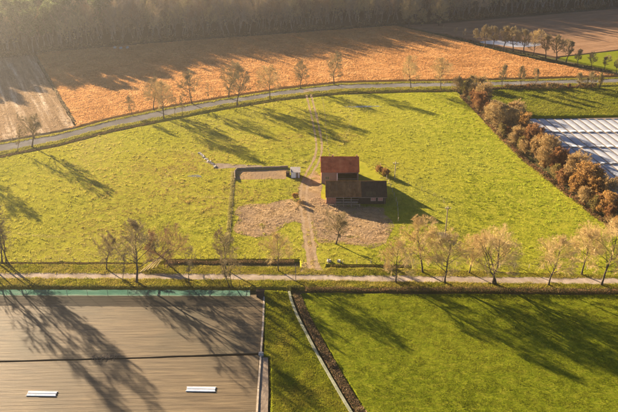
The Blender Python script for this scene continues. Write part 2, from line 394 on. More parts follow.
def join_np(parts):
    Vs, Fs, o = [], [], 0
    for V, F in parts:
        Vs.append(V); Fs.append(F + o); o += len(V)
    return np.concatenate(Vs), np.concatenate(Fs)

def rot_away(d, ang, r):
    d = d/np.linalg.norm(d); a = r.normal(size=3); a -= d*(a@d); a /= np.linalg.norm(a)+1e-9
    return d*math.cos(ang) + a*math.sin(ang)

def grow(seed, Ht=12.5, clear=0.25, limbs=14, nb=(8, 8, 6), spread=0.5, trunk_r=0.2, lean=0.05, up=0.25, wig=0.12,
         top=0.88, twig_r=0.011, stems=1, rxy=0.36, cz=0.6, rz=0.41, skew=0.05):
    """returns lists of polylines per level for a bare tree standing at the origin; the crown fills an uneven ellipsoid"""
    r = np.random.default_rng(seed)
    L = [[], [], [], [], []]; tips = []
    cen = np.array((r.normal(0, skew)*Ht, r.normal(0, skew)*Ht, cz*Ht)); rad = np.array((rxy, rxy*r.uniform(0.88, 1.1), rz))*Ht
    ph = r.uniform(0, 6.28, 6)
    def env(p, d):
        """way from p along d to the crown's outline"""
        q = (p-cen)/rad; e = d/rad; A = e@e; B = q@e; Cc = q@q-1
        D = B*B-A*Cc
        if D < 0: return 0.4
        t = (-B+math.sqrt(D))/A
        az = math.atan2(d[1], d[0]); lump = 1+0.10*math.sin(3*az+ph[0]+2*d[2])+0.08*math.sin(5*az+ph[1]+4*d[2])
        return max(0.4, t*lump)
    def poly(p, d, ln, r0, r1, n, upf):
        pts = [p]; dd = d/np.linalg.norm(d)
        for i in range(n-1):
            dd = dd + r.normal(0, wig, 3) + np.array((0, 0, upf)); dd /= np.linalg.norm(dd)
            pts.append(pts[-1] + dd*ln/(n-1))
        return np.array(pts), np.linspace(r0, r1, n)
    def at(pts, t):
        x = t*(len(pts)-1); i = min(int(x), len(pts)-2); f = x-i
        return pts[i]*(1-f)+pts[i+1]*f, pts[i+1]-pts[i]
    ga = r.uniform(0, 6.28)
    for s_ in range(stems):
        base = np.array((0, 0, -0.15)) + (np.array((*r.normal(0, 0.25 if stems > 1 else 0, 2), 0)))
        k = lean*(1 if stems == 1 else 3.5); d0 = np.array((r.normal(0, k), r.normal(0, k), 1.0))
        hh = Ht*top*(1 if s_ == 0 else r.uniform(0.8, 0.98))
        tr = poly(base, d0, hh, trunk_r/(1 if stems == 1 else 1.4), trunk_r*0.12, 10, 0.06)
        tr[1][0] *= 1.35
        L[0].append(tr); nl = max(2, limbs//stems)
        for i in range(nl):
            f = (i+r.uniform(0, 0.8))/nl; t = min(0.985, clear+(0.97-clear)*f**1.15); p, d = at(tr[0], t)
            ga += 2.4+r.normal(0, 0.25); el = min(1.35, (1.25-spread)+0.75*f**1.5+r.normal(0, 0.1)); el = max(0.12, el)
            ld = np.array((math.cos(ga)*math.cos(el), math.sin(ga)*math.cos(el), math.sin(el)))
            ll = env(p, ld)*r.uniform(0.72, 0.92)
            rr = trunk_r*0.42*(1-0.6*f)
            lm = poly(p, ld, ll, rr, rr*0.2, 6, up*0.3)
            L[1].append(lm)
            for j in range(nb[0]):
                t2 = min(0.99, 0.22+0.78*(j+r.random())/nb[0]); p2, d2 = at(lm[0], t2)
                bd = rot_away(d2, r.uniform(0.45, 1.05), r)
                l2 = min(max(0.5, ll*0.55*(1.15-0.6*t2))*r.uniform(0.75, 1.2), env(p2, bd)*0.95)
                b = poly(p2, bd, l2, rr*0.3, rr*0.1, 4, up*0.4)
                L[2].append(b)
                for k in range(nb[1]):
                    t3 = min(0.99, 0.15+0.85*(k+r.random())/nb[1]); p3, d3 = at(b[0], t3)
                    td = rot_away(d3, r.uniform(0.4, 1.0), r)
                    l3 = min(max(0.4, l2*0.5*(1.15-0.5*t3))*r.uniform(0.7, 1.2), env(p3, td)*1.02)
                    tw = poly(p3, td, l3, twig_r*1.5, twig_r*0.8, 3, up*0.4)
                    L[3].append(tw); tips.append(tw[0][-1])
                    for q in range(nb[2]):
                        t4 = min(0.99, 0.1+0.9*(q+r.random())/nb[2]); p4, d4 = at(tw[0], t4)
                        l4 = max(0.3, l3*0.6)*r.uniform(0.6, 1.25)
                        e = rot_away(d4, r.uniform(0.35, 0.95), r); e = e + np.array((0, 0, up*0.4)); e /= np.linalg.norm(e)
                        L[4].append((np.array([p4, p4+e*l4]), np.array((twig_r, twig_r*0.35))))
                        tips.append(p4+e*l4)
    return L, np.array(tips)

def tree_meshes(name, barkm, twigm, **kw):
    L, tips = grow(**kw)
    p = [tubes_mesh(L[0], 8), tubes_mesh(L[1], 5)]
    V, F = join_np(p); trunk = mesh_np(name+'_trunk', V, F, M[barkm], smooth=True)
    p = [tubes_mesh(L[2], 4)]
    if L[3]: p.append(tubes_mesh(L[3], 3))
    if L[4]: p.append(tubes_mesh(L[4], 3))
    V, F = join_np(p); crown = mesh_np(name+'_crown', V, F, M[twigm])
    return trunk, crown, tips

def leaf_mesh(name, P, size, cols, mat='leaf', seed=0, flat=0.0, sizes=None):
    """small rhomb leaves at points P"""
    r = np.random.default_rng(seed); n = len(P)
    a = r.normal(size=(n, 3)); a /= np.linalg.norm(a, axis=1)[:, None]
    b = r.normal(size=(n, 3)); b -= a*np.sum(a*b, 1)[:, None]; b /= np.linalg.norm(b, axis=1)[:, None]
    s_ = (size*r.uniform(0.6, 1.4, n) if sizes is None else sizes)[:, None]
    V = np.stack([P-a*s_, P-b*s_*0.55, P+a*s_, P+b*s_*0.55], 1).reshape(-1, 3)
    F = np.arange(4*n).reshape(n, 4)
    cols = np.asarray(cols); c = cols[r.integers(0, len(cols), n)]*r.uniform(0.75, 1.25, (n, 1))
    return mesh_np(name, V, F, M[mat], col=np.repeat(c, 4, 0))

TREES = {}
for i in range(5):
    TREES['road%d' % i] = tree_meshes('road%d' % i, 'bark', 'twig', seed=20+i, Ht=12.5, clear=0.26, limbs=15, nb=(8, 8, 7), spread=0.72, trunk_r=0.22, lean=0.04, up=0.12,
                                      twig_r=0.017, rxy=0.34+0.02*(i % 3), cz=0.6)
for i in range(3):
    TREES['gold%d' % i] = tree_meshes('gold%d' % i, 'bark', 'twiggreen', seed=40+i, Ht=12.5, clear=0.24, limbs=16, nb=(9, 8, 7), spread=0.78, trunk_r=0.19, lean=0.05, up=0.1,
                                      twig_r=0.0135, rxy=0.42+0.03*(i % 2), cz=0.61, rz=0.40)
TREES['russet'] = tree_meshes('russet', 'bark', 'twigred', seed=50, Ht=12.0, clear=0.24, limbs=16, nb=(9, 9, 7), spread=0.95, trunk_r=0.24, lean=0.05, up=0.1, twig_r=0.016, rxy=0.56, cz=0.52, rz=0.46)
for i in range(2):
    TREES['slim%d' % i] = tree_meshes('slim%d' % i, 'bark', 'twig', seed=60+i, Ht=8.0, clear=0.3, limbs=10, nb=(6, 5, 4), spread=0.5, trunk_r=0.085, lean=0.04, up=0.2, twig_r=0.012, rxy=0.2, cz=0.62, rz=0.4)
for i in range(2):
    TREES['multi%d' % i] = tree_meshes('multi%d' % i, 'bark', 'twiggreen' if i else 'twig', seed=70+i, Ht=13.5, clear=0.25, limbs=21, nb=(8, 8, 7), spread=0.7, trunk_r=0.24, lean=0.035, up=0.12,
                                       stems=3, twig_r=0.013, rxy=0.40, cz=0.6)
for i in range(2):
    TREES['tall%d' % i] = tree_meshes('tall%d' % i, 'bark', 'twig', seed=75+i, Ht=15, clear=0.28, limbs=13, nb=(6, 6, 5), spread=0.5, trunk_r=0.17, lean=0.03, up=0.2, twig_r=0.016, rxy=0.19, cz=0.62, rz=0.4)
for i in range(3):
    TREES['brush%d' % i] = tree_meshes('brush%d' % i, 'bark', 'twig', seed=80+i, Ht=10.5, clear=0.3, limbs=15, nb=(8, 7, 6), spread=0.6, trunk_r=0.26, lean=0.03, up=0.25, twig_r=0.026, rxy=0.32, cz=0.63, rz=0.38)
TREES['round'] = tree_meshes('round', 'bark', 'twig', seed=90, Ht=11, clear=0.18, limbs=18, nb=(8, 7, 6), spread=0.85, trunk_r=0.25, lean=0.02, up=0.1, twig_r=0.035, rxy=0.46, cz=0.55, rz=0.46, skew=0.01)

def tree(name, kind, px, h, label, group=None, cat='tree', rz=None, tilt=(0, 0), mesh_h=None, wide=1.0):
    t, c, tips = TREES[kind]
    z0 = max(v for v in (tips[:, 2].max(),)); s_ = h/z0
    p = G(*px); o = empty(name, p, random.uniform(0, 6.28) if rz is None else rz)
    o.rotation_euler.x = tilt[0]; o.rotation_euler.y = tilt[1]
    o.scale = (s_*wide, s_*wide, s_)
    link('trunk', t, o); link('crown', c, o)
    return tag(o, label, cat, group)

gl = 'bare trees along the lower lane'
for (x_, y_), h_, k_, lb_ in (((2,263),16,'tall0','tall slender bare tree at the left edge above the lane ditch, first stem'),((6,263.5),14,'tall1','tall slender bare tree at the left edge, middle of the clump'),
        ((9.5,264),12.5,'tall0','slender bare tree, rightmost of the clump at the left edge'),((-4,262),18,'tall1','slender bare tree cut off by the left edge beside the lane ditch'),
        ((-12,263),18,'tall0','slender bare tree just outside the left edge by the lane'),((-21,262),19,'tall1','slender bare tree second outside the left edge by the lane'),
        ((-31,263),19,'tall0','slender bare tree third outside the left edge by the lane')):
    tree('slender_tree', k_, (x_, y_), h_, lb_, gl)
tree('roadside_tree','road0',(106.5,269.5),9.5,'slim bare tree north of the lane, left of the russet tree',gl, wide=0.8)
tree('roadside_tree','russet',(170,265.6),10.5,'broad russet tree with pale broken limbs at the lane ditch',gl)
tree('roadside_tree','road2',(226.3,269.8),10.5,'bare tree on the north verge directly below the fenced strip of long grass',gl)
tree('roadside_tree','gold0',(278.3,270.6),10.2,'dense bare tree left of the yard entrance on the north verge',gl)
tree('roadside_tree','gold1',(422.6,272.4),14.2,'tall golden twiggy tree north of the lane below the utility pole, left of two',gl)
tree('roadside_tree','gold0',(469,273),10.5,'golden bare tree north of the lane between two larger trees',gl, rz=1.0)
tree('roadside_tree','gold2',(581.7,274.8),12.5,'broad golden tree north of the lane near the right edge',gl)
tree('roadside_tree','road4',(136.3,282.3),15.5,'tall bare tree on the south verge in front of the green net, left part',gl)
tree('slim_tree','slim0',(122.5,282),6.5,'thin sapling beside the tall bare tree on the south verge',gl)
tree('slim_tree','slim1',(189.3,283.5),9.5,'thin bare young tree on the south verge under the russet tree',gl)
tree('slim_tree','slim0',(229.5,287),9.5,'left stem of a pair of thin trees at the green net',gl)
tree('slim_tree','slim1',(232.6,287),9,'right stem of a pair of thin trees at the green net',gl, rz=2.2)
tree('roadside_tree','gold1',(396,282.5),11.5,'golden tree south of the lane right of the yard entrance',gl, rz=2.5)
tree('roadside_tree','gold2',(445,283),13,'golden tree south of the lane straight below the utility pole',gl, rz=4.0)
tree('roadside_tree','multi1',(494,283.5),14.5,'wide golden tree with several stems south of the lane',gl, rz=3.0, wide=1.1)
tree('roadside_tree','gold0',(548.5,285),13,'leaning golden tree south of the lane in the right half',gl, tilt=(0,0.13))
tree('roadside_tree','gold1',(601,285),15.5,'tall golden tree south of the lane at the right edge',gl, rz=5.0)
tree('roadside_tree','road4',(640,284),13,'bare tree south of the lane just beyond the right edge',gl)
tree('yard_tree','road0',(336,244),9.5,'low bare tree standing in the bare earth of the yard',None, rz=2.0)

gu = 'bare trees along the upper road'
tree('avenue_tree','road0',(32,147),12,'leaning bare tree by the upper road near the left edge, long shadow on the meadow',gu, tilt=(0,-0.12))
tree('avenue_tree','road1',(-42,168),13,'bare tree by the upper road just beyond the left edge',gu)
tree('slim_tree','slim0',(17,152),7,'thin sapling left of the leaning tree by the upper road',gu)
tree('avenue_tree','road3',(132,115),7.5,'small bare tree by the upper road, leftmost of those before the orange field',gu, wide=0.8)
tree('avenue_tree','road2',(153.7,110),12.5,'bare tree on the far side of the upper road behind its nearer twin',gu)
tree('avenue_tree','gold0',(163.8,118.2),14,'bare tree on the near side of the upper road overlapping its twin',gu)
tree('slim_tree','slim1',(174.5,114.5),6.5,'left one of two thin saplings by the upper road',gu)
tree('slim_tree','slim0',(182.8,116),7,'right one of two thin saplings by the upper road',gu, rz=1.3)
tree('avenue_tree','road4',(192.5,104),13,'rounded bare tree behind the upper road, alone between saplings',gu)
tree('slim_tree','slim1',(210,101),7,'thin sapling right of the rounded tree behind the upper road',gu, rz=3.0)
tree('avenue_tree','road0',(228.8,98),13.5,'bare tree behind the upper road, left of an overlapping pair',gu, rz=3.6)
tree('avenue_tree','road1',(237,105),14.5,'bare tree before the upper road, right of an overlapping pair',gu, rz=0.4)
tree('avenue_tree','gold2',(270,98.8),13,'spreading bare tree left of the farm track mouth',gu)
tree('avenue_tree','road2',(300.6,88.5),11.5,'bare tree on the far side of the road at the track mouth',gu, rz=2.0)
tree('avenue_tree','road3',(334,84.5),13,'bare tree on the far side of the road right of the track mouth',gu, rz=0.9)
tree('avenue_tree','gold1',(411,88),13,'lone golden tree by the upper road, left of the hedge end',gu, wide=0.85)
tree('avenue_tree','gold0',(441,89.8),12.5,'golden tree by the upper road at the top of the hedge',gu, rz=4.4)
tree('avenue_tree','brush0',(502,88),9.5,'thin bare tree by the right stretch of the upper road, leftmost of three',gu, wide=0.7)
tree('avenue_tree','brush1',(520.5,88),9,'thin bare tree by the right stretch of the upper road, middle of three',gu, wide=0.65)
tree('avenue_tree','brush2',(535,88),8,'thin bare tree by the right stretch of the upper road, rightmost of three',gu, wide=0.6)
tree('pollard_tree','brush0',(577.7,88),6.3,'short pollard by the upper road near the right edge',gu, rz=1)
tree('pollard_tree','brush2',(585.5,88.5),4.5,'shortest pollard by the upper road between two others',gu, rz=2)
tree('pollard_tree','brush1',(591,88),6.5,'stout pollard by the upper road beside the ivy covered one',gu, rz=3)

gd = 'bare trees in the diagonal row beyond the orange field'
drow = [((444,34),5,'slim1'),((455,37),5,'slim0'),((463,39.5),6,'slim1'),((475,43),7.5,'brush0'),((485,46.5),11,'brush1'),((493.7,48),11,'brush2'),((503.5,50),12,'brush0'),((513,52),12.5,'brush1'),
        ((524,53.5),12,'brush2'),((532.6,56),13,'gold0'),((545.6,57.5),11,'brush0'),((556.3,60),12,'brush1'),((566,62),10.5,'brush2'),((577.7,65),7.5,'brush0'),
        ((591.3,68),7.5,'brush1'),((604,69.5),7,'brush2'),((616.5,72.8),7,'brush0')]
dl = ['first tiny sapling from the wood in the diagonal row','second tiny sapling from the wood in the diagonal row','third sapling from the wood in the diagonal row',
 'small bare tree left of the pond in the diagonal row','bare tree at the left end of the pond','bare tree before the left half of the pond','bare tree before the middle of the pond',
 'tall bare tree before the right half of the pond','slender bare tree at the right end of the pond','bushiest tree of the diagonal row just right of the pond','second tree right of the pond in the diagonal row',
 'third tree right of the pond in the diagonal row','fourth tree right of the pond in the diagonal row','small pollard where the diagonal row meets the green strip','second small pollard along the green strip',
 'third small pollard along the green strip','pollard of the diagonal row cut by the right edge']
for i, ((x, y), h, k) in enumerate(drow):
    tree('row_tree', k, (x, y), h*0.92, dl[i], gd)
tree('round_tree','round',(438.5,25.5),13,'pale round-crowned tree standing clear before the dark wood')
tree('round_tree','round',(421.5,26),9,'small round tree left of the large round-crowned one before the wood', wide=0.85, rz=2)
tree('round_tree','round',(409,26.5),14,'pale round tree at the corner of the wood', rz=4)

# ------------------------------------------------------------------ woodland
for i in range(4):
    TREES['wood%d' % i] = tree_meshes('wood%d' % i, 'woodbark', 'woodtwig%d' % i, seed=100+i, Ht=20, clear=0.24, limbs=16, nb=(6, 5, 4), spread=0.5, trunk_r=0.2, lean=0.03, up=0.25, twig_r=0.026, rxy=0.21, cz=0.56, rz=0.45)
TREES['birch'] = tree_meshes('birch', 'birch', 'woodtwig', seed=110, Ht=20, clear=0.45, limbs=13, nb=(6, 5, 3), spread=0.5, trunk_r=0.22, lean=0.04, up=0.1, twig_r=0.018, rxy=0.17, cz=0.68, rz=0.33)
def pine_meshes(seed):
    L, tips = grow(seed=seed, Ht=20, clear=0.45, limbs=26, nb=(6, 4, 0), spread=1.0, trunk_r=0.24, lean=0.02, up=0.1, wig=0.1, rxy=0.17, cz=0.7, rz=0.3, top=0.97)
    V, F = join_np([tubes_mesh(L[0], 7), tubes_mesh(L[1], 4)]); t = mesh_np('pine_trunk', V, F, M['woodbark'])
    r = np.random.default_rng(seed); P = np.repeat(tips, 7, 0) + r.normal(0, 0.28, (len(tips)*7, 3))
    c = leaf_mesh('pine_crown', P, 0.26, [(0.05,0.075,0.03),(0.09,0.11,0.04),(0.13,0.14,0.06)], seed=seed)
    return t, c, tips
for i in range(2): TREES['pine%d' % i] = pine_meshes(120+i)

EDGE = GP([(-330,84),(-150,72),(0,57.5),(34,54),(100,45.5),(200,37.5),(300,30.5),(395,23.5),(440,21),(500,16),(618,6),(760,-6)])
def along(L, s_):
    seg = np.linalg.norm(np.diff(L, axis=0), axis=1); cum = np.r_[0, np.cumsum(seg)]
    return np.stack([np.interp(s_, cum, L[:, 0]), np.interp(s_, cum, L[:, 1])], -1), cum[-1]
_, EL = along(EDGE, 0.0)
gw = 'trees along the edge of the far wood'
s_ = 0.0; kw_ = 0
wl = {'w': 'bare brown tree in the front rows along the edge of the far wood', 'p': 'green-topped pine in the front rows of the far wood, left part'}
birch_x = G(113, 44)[0]
while s_ < EL:
    p, _ = along(EDGE, s_); p = p + (random.gauss(0, 0.5), random.uniform(0.3, 9.0))
    vis = abs(p[0]) < 0.47*math.hypot(p[1], CAM_H) + 12
    if vis:
        left = p[0] < G(95, 45)[0]
        k = ('pine%d' % (kw_ % 2)) if (left and random.random() < 0.55) else 'wood%d' % random.randrange(4)
        t, c, tips = TREES[k]
        o = empty('woodland_tree' if k[0] == 'w' else 'pine_tree', (p[0], p[1], 0), random.uniform(0, 6.28))
        f = random.uniform(0.72, 1.02)*0.95*(1.0 if p[0] < 10 else 0.95); o.scale = (f*random.uniform(0.9, 1.25),)*2 + (f,)
        link('trunk', t, o); link('crown', c, o)
        tag(o, wl[k[0]], 'tree', gw if k[0] == 'w' else 'pines along the edge of the far wood')
    kw_ += 1; s_ += random.uniform(2.2, 4.2)
p = G(115, 33); o = empty('birch_tree', p, 1.0); o.scale = (1.3, 1.3, 1.15)
link('trunk', TREES['birch'][0], o); link('crown', TREES['birch'][1], o)
tag(o, 'white-stemmed birch standing out in the far wood, upper left', 'tree')

# the wood behind its edge: one mass, instanced on points
def woodland(name, pts, kinds, label, seed):
    r = np.random.default_rng(seed)
    me = bpy.data.meshes.new(name); me.from_pydata([tuple(q) for q in pts], [], []); me.update()
    a = me.attributes.new('sc', 'FLOAT', 'POINT'); a.data.foreach_set('value', r.uniform(0.75, 1.08, len(pts)).astype(np.float32))
    a = me.attributes.new('rz', 'FLOAT', 'POINT'); a.data.foreach_set('value', r.uniform(0, 6.28, len(pts)).astype(np.float32))
    a = me.attributes.new('ki', 'INT', 'POINT'); a.data.foreach_set('value', r.integers(0, len(kinds), len(pts)).astype(np.int32))
    o = link(name, me); tag(o, label, 'woodland', kind='stuff')
    ng = bpy.data.node_groups.new(name, 'GeometryNodeTree')
    ng.interface.new_socket('Geometry', in_out='INPUT', socket_type='NodeSocketGeometry')
    ng.interface.new_socket('Geometry', in_out='OUTPUT', socket_type='NodeSocketGeometry')
    N = ng.nodes; Lk = ng.links
    gi = N.new('NodeGroupInput'); go = N.new('NodeGroupOutput'); jn = N.new('GeometryNodeJoinGeometry')
    def attr(nm, ty):
        n = N.new('GeometryNodeInputNamedAttribute'); n.data_type = ty; n.inputs['Name'].default_value = nm
        return [s for s in n.outputs if s.enabled and s.name == 'Attribute'][0]
    sc, rz, ki = attr('sc', 'FLOAT'), attr('rz', 'FLOAT'), attr('ki', 'INT')
    cx = N.new('ShaderNodeCombineXYZ'); Lk.new(rz, cx.inputs['Z'])
    e2r = N.new('FunctionNodeEulerToRotation'); Lk.new(cx.outputs[0], e2r.inputs[0])
    for i, (to, co) in enumerate(kinds):
        j2 = N.new('GeometryNodeJoinGeometry')
        for ob in (to, co):
            oi = N.new('GeometryNodeObjectInfo'); oi.inputs['Object'].default_value = ob; oi.transform_space = 'ORIGINAL'
            Lk.new(oi.outputs['Geometry'], j2.inputs[0])
        cmp_ = N.new('FunctionNodeCompare'); cmp_.data_type = 'INT'; cmp_.operation = 'EQUAL'
        ii = [s for s in cmp_.inputs if s.enabled]; Lk.new(ki, ii[0]); ii[1].default_value = i
        g2 = N.new('GeometryNodeGeometryToInstance'); Lk.new(j2.outputs[0], g2.inputs[0])
        ip = N.new('GeometryNodeInstanceOnPoints'); Lk.new(gi.outputs[0], ip.inputs['Points'])
        Lk.new(cmp_.outputs[0], ip.inputs['Selection']); Lk.new(g2.outputs[0], ip.inputs['Instance'])
        Lk.new(e2r.outputs[0], ip.inputs['Rotation']); Lk.new(sc, ip.inputs['Scale'])
        Lk.new(ip.outputs[0], jn.inputs[0])
    Lk.new(jn.outputs[0], go.inputs[0])
    md = o.modifiers.new('trees', 'NODES'); md.node_group = ng
    return o

def kind_objs(prefix):
    """a trunk and crown pair already standing at the wood's edge"""
    for ob in C.objects:
        if ob.data is TREES[prefix][0] and ob.parent:
            cr = [c for c in ob.parent.children if c.data is TREES[prefix][1]]
            return ob, cr[0]
DEP = np.arange(9.5, 260, 4.6)
pw, pp = [], []
for d in DEP:
    ss = np.arange(0, EL, 4.6 if d < 120 else 6.5)
    q, _ = along(EDGE, ss + rng.uniform(-1.8, 1.8, len(ss)))
    q = q + np.stack([rng.normal(0, 1.2, len(ss)), d + rng.normal(0, 1.2, len(ss))], 1)
    for a in q:
        (pp if (a[0] < G(105, 45)[0] and rng.random() < 0.6) else pw).append((a[0], a[1], 0.0))
woodland('woodland', pw, [kind_objs('wood%d' % i) for i in range(4)], 'dense bare brown woodland filling the top of the view', 3)
woodland('pine_stand', pp, [kind_objs('pine%d' % i) for i in range(2)], 'green-topped pines within the wood at the upper left', 4)

# ------------------------------------------------------------------ shrubs of the right hedgerow
LEAFC = {'russet': [(0.24,0.11,0.04),(0.30,0.15,0.055),(0.18,0.09,0.035)], 'tan': [(0.29,0.18,0.075),(0.23,0.145,0.055),(0.34,0.23,0.10)],
         'olive': [(0.14,0.12,0.03),(0.19,0.15,0.045),(0.11,0.10,0.025)], 'gold': [(0.37,0.20,0.055),(0.30,0.165,0.045),(0.42,0.26,0.085)],
         'grey': [(0.26,0.18,0.085),(0.21,0.145,0.065)]}
def shrub_meshes(seed, hue, dens):
    L, tips = grow(seed=seed, Ht=8, clear=0.06, limbs=30, nb=(7, 7, 4), spread=0.62, trunk_r=0.13, lean=0.05, up=0.3, stems=5, twig_r=0.02, rxy=0.42, cz=0.52, rz=0.5, skew=0.1)
    V, F = join_np([tubes_mesh(L[0], 6), tubes_mesh(L[1], 4)]); t = mesh_np('shrub_stems', V, F, M['stem'])
    V, F = join_np([tubes_mesh(L[2], 3), tubes_mesh(L[3], 3), tubes_mesh(L[4], 3)])
    c = mesh_np('shrub_twigs', V, F, M['twigred' if hue in ('russet', 'gold') else 'twiggreen'])
    r = np.random.default_rng(seed); n = int(len(tips)*dens); P = tips[r.integers(0, len(tips), n)] + r.normal(0, 0.12, (n, 3))
    lf = leaf_mesh('shrub_leaves', P, 0.14, LEAFC[hue], seed=seed)
    return t, c, tips, lf
for i, (h, d) in enumerate((('russet', 0.8), ('tan', 0.45), ('olive', 0.7), ('gold', 0.9), ('grey', 0.2))):
    TREES['shrub_'+h] = shrub_meshes(200+i, h, d)
def shrub(px, h, hue, label, wide=1.0, group='shrubs of the hedgerow along the right side of the meadow', name='hedgerow_shrub'):
    t, c, tips, lf = TREES['shrub_'+hue]; s_ = h*random.uniform(0.9, 1.15)/tips[:, 2].max()
    o = empty(name, G(*px), random.uniform(0, 6.28)); o.scale = (s_*wide, s_*wide, s_)
    link('stems', t, o); link('twigs', c, o); link('leaves', lf, o)
    return tag(o, label, 'shrub', group)
for a in [((458,93),6,'grey','grey twiggy shrub at the top end of the right hedgerow'),((466,97),7.5,'olive','olive shrub near the top of the right hedgerow'),
          ((474,100),6,'grey','grey shrub behind the olive one at the top of the right hedgerow'),
          ((478,112),7,'russet','russet shrub second clump down the right hedgerow'),((487,115),6.5,'russet','russet shrub touching the big grey tree of the hedgerow'),
          ((495,128),8.5,'grey','tall grey-tan bush bulging from the upper hedgerow',1.15),((508,130),8,'grey','grey-tan bush right of the tall one in the upper hedgerow',1.1),
          ((502,137),4.5,'olive','low olive bush at the meadow side below the grey bushes'),((516,143),6,'tan','tan bush in the middle of the hedgerow'),
          ((520,150),5,'olive','olive bush at the meadow side in the middle of the hedgerow'),((531,147),8,'russet','large russet brown bush in the middle of the hedgerow beside the white tunnels',1.15),
          ((533,158),6,'tan','tan bush in front of the large russet brown one'),((545,168),6.5,'tan','tan bush left of the dark russet clump'),
          ((559,172),8,'russet','dark russet clump in the lower hedgerow beside the tunnels',1.1),((556,180),5,'olive','olive bush under the dark russet clump'),
          ((568,187),5.5,'tan','tan bush between russet and golden clumps'),((583,193),8.5,'gold','golden bush, brightest of the hedgerow',1.15),((592,200),8,'gold','golden bush at the lower right of the brightest one'),
          ((583,203),4.5,'tan','low tan bush at the meadow side under the golden ones'),((600,211),5,'russet','low russet bush near the right edge of the hedgerow'),
          ((610,221),4.5,'russet','low russet bush at the right edge of the hedgerow'),((624,222),6,'tan','tan bush beyond the right edge of the hedgerow'),((616,230),3.5,'gold','low golden bush lowest in the hedgerow'),
          ((483,106),7.5,'tan','tan twiggy shrub on the far side of the russet clump, upper hedgerow'),((491,121),6,'gold','golden brown shrub left of the tall grey-tan bush'),((512,123),7.5,'tan','tan shrub behind the grey-tan bushes facing the pasture'),
          ((523,136),7,'gold','golden brown shrub between grey and russet clumps'),((540,155),7.5,'gold','golden shrub right of the large russet brown bush'),((549,162),8.5,'tan','tall tan shrub above the dark russet clump'),
          ((571,180),8,'tan','tall tan shrub left of the brightest golden bush'),((576,195),6,'gold','golden shrub at the meadow side left of the brightest one'),((602,203),7,'tan','tan shrub beside the pale dead trunk'),((594,212),4.5,'olive','olive shrub low on the meadow side near the pale trunk'),
          ((606,216),6,'gold','golden shrub below the pale dead trunk'),
          ((632,238),6,'russet','russet bush furthest down the hedgerow, outside the view')]:
    shrub(*a)
HB = smooth_line(GP([(462,95),(480,111),(503,133),(523,151),(548,172),(578,194),(603,213),(620,228)]), 5); _, hl = along(HB, 0.0)
for s0 in np.arange(1.5, hl-1, 3.1):
    q, _ = along(HB, s0); hue = random.choice(['tan','gold','grey','russet','tan','gold'])
    t, c, tips, lf = TREES['shrub_'+hue]; f = random.uniform(2.6, 5.4)/tips[:, 2].max()
    o = empty('infill_shrub', (q[0]+random.uniform(-1.2, 2.4), q[1]+random.uniform(-1.5, 1.5), 0), random.uniform(0, 6.28)); o.scale = (f*1.15, f*1.15, f)
    link('stems', t, o); link('twigs', c, o); link('leaves', lf, o)
    tag(o, 'low twiggy infill shrub in the tangle between the big bushes of the right hedgerow', 'shrub', 'low infill shrubs of the right hedgerow')
gsh = 'shrubs along the right stretch of the upper road'
for a in [((472,88),5,'grey','grey shrub left end of the roadside scrub'),((480,88.5),5,'tan','tan shrub second in the roadside scrub'),((548,89),2.25,'tan','low tan shrub among the roadside scrub past the three thin trees'),
          ((560,89),2.4,'tan','low tan shrub left of the pollards'),((511,89),1.95,'tan','low tan shrub between the first two thin roadside trees'),((528,89),1.95,'russet','low russet shrub between thin roadside trees'),
          ((569,89),2.1,'russet','low russet shrub beside the short pollard'),((490,89),1.95,'russet','low russet shrub left of the thin roadside trees')]:
    shrub(*a, group=gsh, name='roadside_shrub')
shrub((599.5,88.5),6.5,'olive','dark ivy covered leaning stump by the upper road',0.5,group=None,name='ivy_stump').rotation_euler.y = 0.35
# straw-coloured rough shrubs in the yard
gy = None
for a in [((296,199),1.8,'gold','small golden weed clump at the yard edge left of the barn'),((300,205),1.5,'tan','small tan weed clump in the yard left of the barn'),((385,176),2.2,'gold','yellow weed clump behind the barn, left of two'),
          ((379,173),2.2,'gold','yellow weed clump behind the barn, right beside the roof')]:
    shrub(*a, 1.4, group=gy, name='weed_clump')

# ------------------------------------------------------------------ clipped and low hedges
def hedge(name, line, wid, ht, n, cols, label, cat='hedge', leaf=0.09, seed=0, gaps=0.0, rough=0.25):
    L = smooth_line(GP(line), 5); _, ln = along(L, 0.0)
    r = np.random.default_rng(seed); root = empty(name, (0, 0, 0)); tag(root, label, cat)
    s_ = r.uniform(0, ln, n); q, _ = along(L, s_)
    k = 0.7+0.6*vnoise(np.column_stack([s_, s_*0]), 0.45, seed)+rough*r.normal(0, 1, n)*0.3
    if gaps: k *= np.clip((vnoise(np.column_stack([s_, s_*0]), 0.22, seed+5)-gaps)*4, 0.25, 1)
    a = r.uniform(0, 2*np.pi, n); rad = np.sqrt(r.random(n))
    z = np.clip(r.beta(1.6, 1.2, n)*ht*k, 0.03, None); x = np.cos(a)*rad*wid/2
    e, _ = along(L, np.clip(s_+0.2, 0, ln)); t = e-q; t /= np.linalg.norm(t, axis=1)[:, None]+1e-9
    P = np.column_stack([q[:, 0]-t[:, 1]*x, q[:, 1]+t[:, 0]*x, z-0.05])
    tag(link('leaves', leaf_mesh('hedge_leaves', P, leaf, cols, seed=seed), root), kind='stuff')
    m = max(10, int(ln*1.6)); ss = r.uniform(0, ln, m); q, _ = along(L, ss)
    b0 = np.column_stack([q+r.normal(0, wid*0.15, (m, 2)), np.full(m, -0.1)]); b1 = b0+np.column_stack([r.normal(0, 0.12, (m, 2)), r.uniform(0.5, 0.95, m)*ht])
    V, F = tubes_mesh([(np.array([p, q_]), np.array((0.025, 0.01))) for p, q_ in zip(b0, b1)], 4)
    tag(link('stems', mesh_np('hedge_stems', V, F, M['stem']), root), kind='stuff')
    return root
